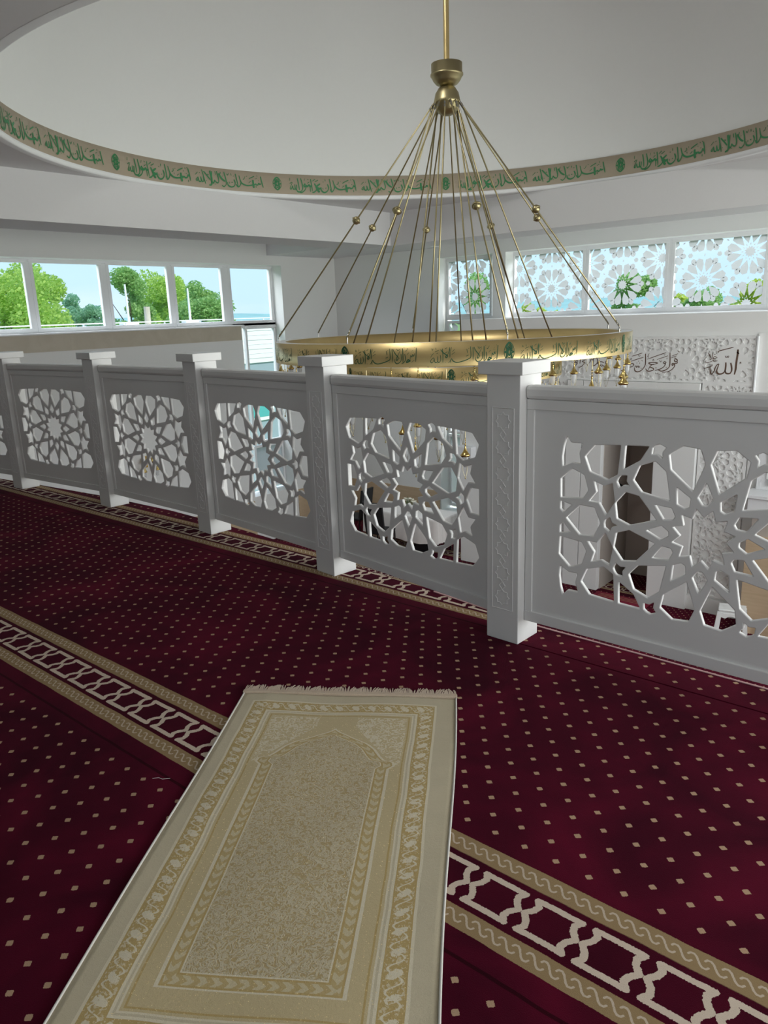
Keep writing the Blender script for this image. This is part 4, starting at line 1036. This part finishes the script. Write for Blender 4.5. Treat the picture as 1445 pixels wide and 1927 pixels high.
# sconce on the left wall
sc_ = thing('wall_sconce', 'brass wall lamp with glass cups on the white left wall, through the second panel', 'wall lamp', (SL, 7.02, -.95))
bm = NB(); lathe(bm, [(.001, .06), (.07, .05), (.10, .02), (.11, -.02), (.08, -.05), (.001, -.055)], 20); bmesh.ops.translate(bm, verts=bm.verts, vec=(.13, 0, .08)); obj('dome', bm, M['brasspol'], sc_, True)
bm = NB(); box(bm, 0, .02, -.05, .05, -.06, .14, .006); tube(bm, [(.01, 0, .08), (.13, 0, .10)], .012, 8); obj('bracket', bm, M['brasspol'], sc_)
for yy in (-.11, .14):
    bm = NB(); lathe(bm, [(.003, .12), (.012, .07), (.035, .01), (.05, -.02), (.05, -.03), (.02, -.03)], 16); bmesh.ops.translate(bm, verts=bm.verts, vec=(.14, yy, -.08)); tube(bm, [(.13, 0, .05), (.14, yy, .03)], .004, 5); b_ = obj('cup_holder', bm, M['brasspol'], sc_, True)
    bm = NB(); lathe(bm, [(.03, -.03), (.034, -.07), (.025, -.12), (.001, -.135)], 16); bmesh.ops.translate(bm, verts=bm.verts, vec=(.14, yy, -.08)); obj('glass_cup', bm, M['glassy'], b_, True)

# ================================================================== OUTSIDE
bm = NB(); box(bm, -900, 900, -900, 900, -6.2, -6.0); struct('ground', bm, M['meadow'])
nb = thing('neighbouring_building', 'flat-roofed neighbouring building with white siding seen through the left windows', 'building', (-24, 12, -6.0))
bm = NB(); box(bm, -10, 0, -16, 22, 0, 5.7); obj('grey_wall', bm, M['greywall'], nb)
bm = NB()
for i in range(9): box(bm, -.02, .05 + .012 * (i % 2), -16, 22, 5.7 + .18 * i, 5.7 + .18 * i + .17)
box(bm, -10, 0, -16, 22, 5.7, 7.3); obj('siding', bm, M['siding'], nb)
bm = NB(); box(bm, -10.1, .12, -16.1, 22.1, 7.30, 7.36); obj('roof_edge', bm, M['lip'], nb)
bm = NB()
for i in range(25): box(bm, .02, .06, -16 + 1.55 * i, -15.96 + 1.55 * i, 7.36, 7.44)
box(bm, .0, .08, -16, 22, 7.43, 7.47); obj('roof_rail', bm, M['siding'], nb)
for yc in (8.4, 3, -3):
    bm = NB(); box(bm, -.02, .06, yc - .65, yc + .65, 3.35, 4.75, .01); f_ = obj('window', bm, M['siding'], nb)
    bm = NB(); box(bm, .05, .07, yc - .5, yc + .5, 3.5, 4.6); obj('window_glass', bm, M['teal'], f_)
bm = NB(); tube(bm, [(-.6, 3.9, 7.3), (-.6, 3.92, 7.98)], .11, 12); obj('vent_pipe', bm, M['beige'], nb)
for (yy, zz, lb) in ((15.14, 2.75, 'left white thin mast on the neighbouring flat roof'), (17.75, 2.62, 'right white thin mast on the neighbouring flat roof')):
    bm = NB(); tube(bm, [(-24.6, yy, 1.3), (-24.6, yy, zz)], [.05, .03], 8); box(bm, -24.75, -24.45, yy - .3, yy + .3, 1.36, 1.46)
    tag(obj('roof_mast', bm, M['siding']), lb, 'mast', 'masts on the neighbouring roof')
bm = NB(); rng = random.Random(11)
def hills(R, h, a0, a1, zb, seed, n=160):
    bm = NB(); r_ = random.Random(seed); ph = [r_.uniform(0, 6) for _ in range(5)]
    lo, hi, bk = [], [], []
    for i in range(n + 1):
        a = a0 + (a1 - a0) * i / n
        hh = h * (1 + .22 * sin(a * 9 + ph[0]) + .12 * sin(a * 23 + ph[1]) + .05 * sin(a * 61 + ph[2]))
        lo.append(bm.verts.new((R * cos(a), R * sin(a), zb))); hi.append(bm.verts.new((R * 1.25 * cos(a), R * 1.25 * sin(a), hh))); bk.append(bm.verts.new((R * 1.7 * cos(a), R * 1.7 * sin(a), zb)))
    for i in range(n):
        bm.faces.new((lo[i], lo[i + 1], hi[i + 1], hi[i])); bm.faces.new((hi[i], hi[i + 1], bk[i + 1], bk[i]))
    return bm
struct('hills', hills(700, 9.5, rad(60), rad(200), -6, 4), M['hillmat'], True)
def tree(label, base, crown, h0, h1, m, nleaf, seed, size=.3, trunk=.18, wisp=False):
    """base (x,y); crown half widths (rx,ry); crown from height h0 to h1 (world z)"""
    r_ = random.Random(seed)
    t = thing('tree', label, 'tree', (base[0], base[1], -6.0), 0, 'trees outside the windows')
    bm = NB(); tube(bm, [(0, 0, 0), (.1, .05, (h0 + 6) * .6), (0, 0, h0 + 6 + (h1 - h0) * .5)], [trunk, trunk * .8, trunk * .3], 8)
    for i in range(9):
        a = r_.uniform(0, 6.28); zz = h0 + 6 + (h1 - h0) * r_.uniform(.05, .5)
        tube(bm, [(0, 0, zz), (crown[0] * .6 * cos(a), crown[1] * .6 * sin(a), zz + (h1 - h0) * r_.uniform(.15, .4))], [trunk * .35, trunk * .08], 5)
    obj('trunk', bm, M['bark'], t)
    bm = NB(); blobs = []
    for i in range(26):
        a = r_.uniform(0, 6.28); q = r_.random() ** .5; f = r_.random()
        wz = math.sqrt(max(.05, 1 - max(0, 2 * f - .75) ** 2 * .6)) if not wisp else (1 - f) ** .7 + .1
        blobs.append((crown[0] * q * .85 * cos(a) * wz, crown[1] * q * .85 * sin(a) * wz, h0 + 6 + (h1 - h0) * (.06 + .86 * f), r_.uniform(.16, .30) * min(crown) ))
    nleaf = int(nleaf * 1.9); size = size * .66
    for i in range(nleaf):
        b = blobs[i % len(blobs)]; d = Vector((r_.gauss(0, 1), r_.gauss(0, 1), r_.gauss(0, 1))).normalized() * b[3] * (r_.random() ** .35) * 1.25
        p = Vector(b[:3]) + d; a1 = Vector((r_.gauss(0, 1), r_.gauss(0, 1), r_.gauss(0, .6))).normalized() * size * r_.uniform(.6, 1.3); b1 = a1.orthogonal().normalized() * size * .55
        bm.faces.new([bm.verts.new(p - a1), bm.verts.new(p + b1), bm.verts.new(p + a1), bm.verts.new(p - b1)])
    obj('crown', bm, m, t)
tree('big bright green leafy tree at the far left of the windows', (-58, 26.2), (6.0, 4.9), -3, 5.9, M['leaf_bright'], 12000, 1, .24)
tree('small bluish green tree right of the big bright tree', (-68, 36.0), (2.2, 1.9), -3, 4.3, M['leaf_blue'], 4200, 2, .2)
tree('low dark bluish bush tree in the middle of the second pane', (-56, 31.2), (2.0, 1.6), -3, 3.0, M['leaf_blue'], 4200, 3, .18)
tree('wispy tall green tree with bare tip in the third pane', (-60, 37.2), (2.8, 3.3), -3, 6.3, M['leaf_mid'], 7000, 4, .22, wisp=True)
tree('broad green tree behind the third and fourth panes', (-68, 46.0), (4.8, 4.9), -3, 6.2, M['leaf_bright'], 11000, 6, .25)
tree('rounded green tree with sloping right side in the fourth pane', (-58, 43.2), (3.4, 3.3), -3, 4.9, M['leaf_mid'], 8000, 8, .24)
tree('green tree behind the narrow frosted window', (-29.8, 45), (1.9, 1.9), -3, 3.9, M['leaf_mid'], 4200, 9, .2)
tree('low bright hedge tree behind the first wide frosted pane', (-25.2, 46), (3.2, 1.6), -3.5, 2.05, M['leaf_yellow'], 3800, 10, .18)
tree('dark green round tree behind the second frosted pane', (-19.4, 46), (3.3, 2.4), -4, 3.6, M['leaf_mid'], 10000, 12, .2)
tree('green tree at the left of the third frosted pane', (-15.0, 44), (2.1, 1.8), -4, 3.5, M['leaf_mid'], 7500, 13, .18)
tree('long low hedge along the bottom of the wide frosted panes', (-19.5, 52), (7.5, 1.5), -4, 2.05, M['leaf_yellow'], 9000, 21, .2)
tree('yellow green tree at the right of the third frosted pane', (-11.4, 45), (1.9, 1.8), -4, 3.0, M['leaf_yellow'], 6400, 14, .18)
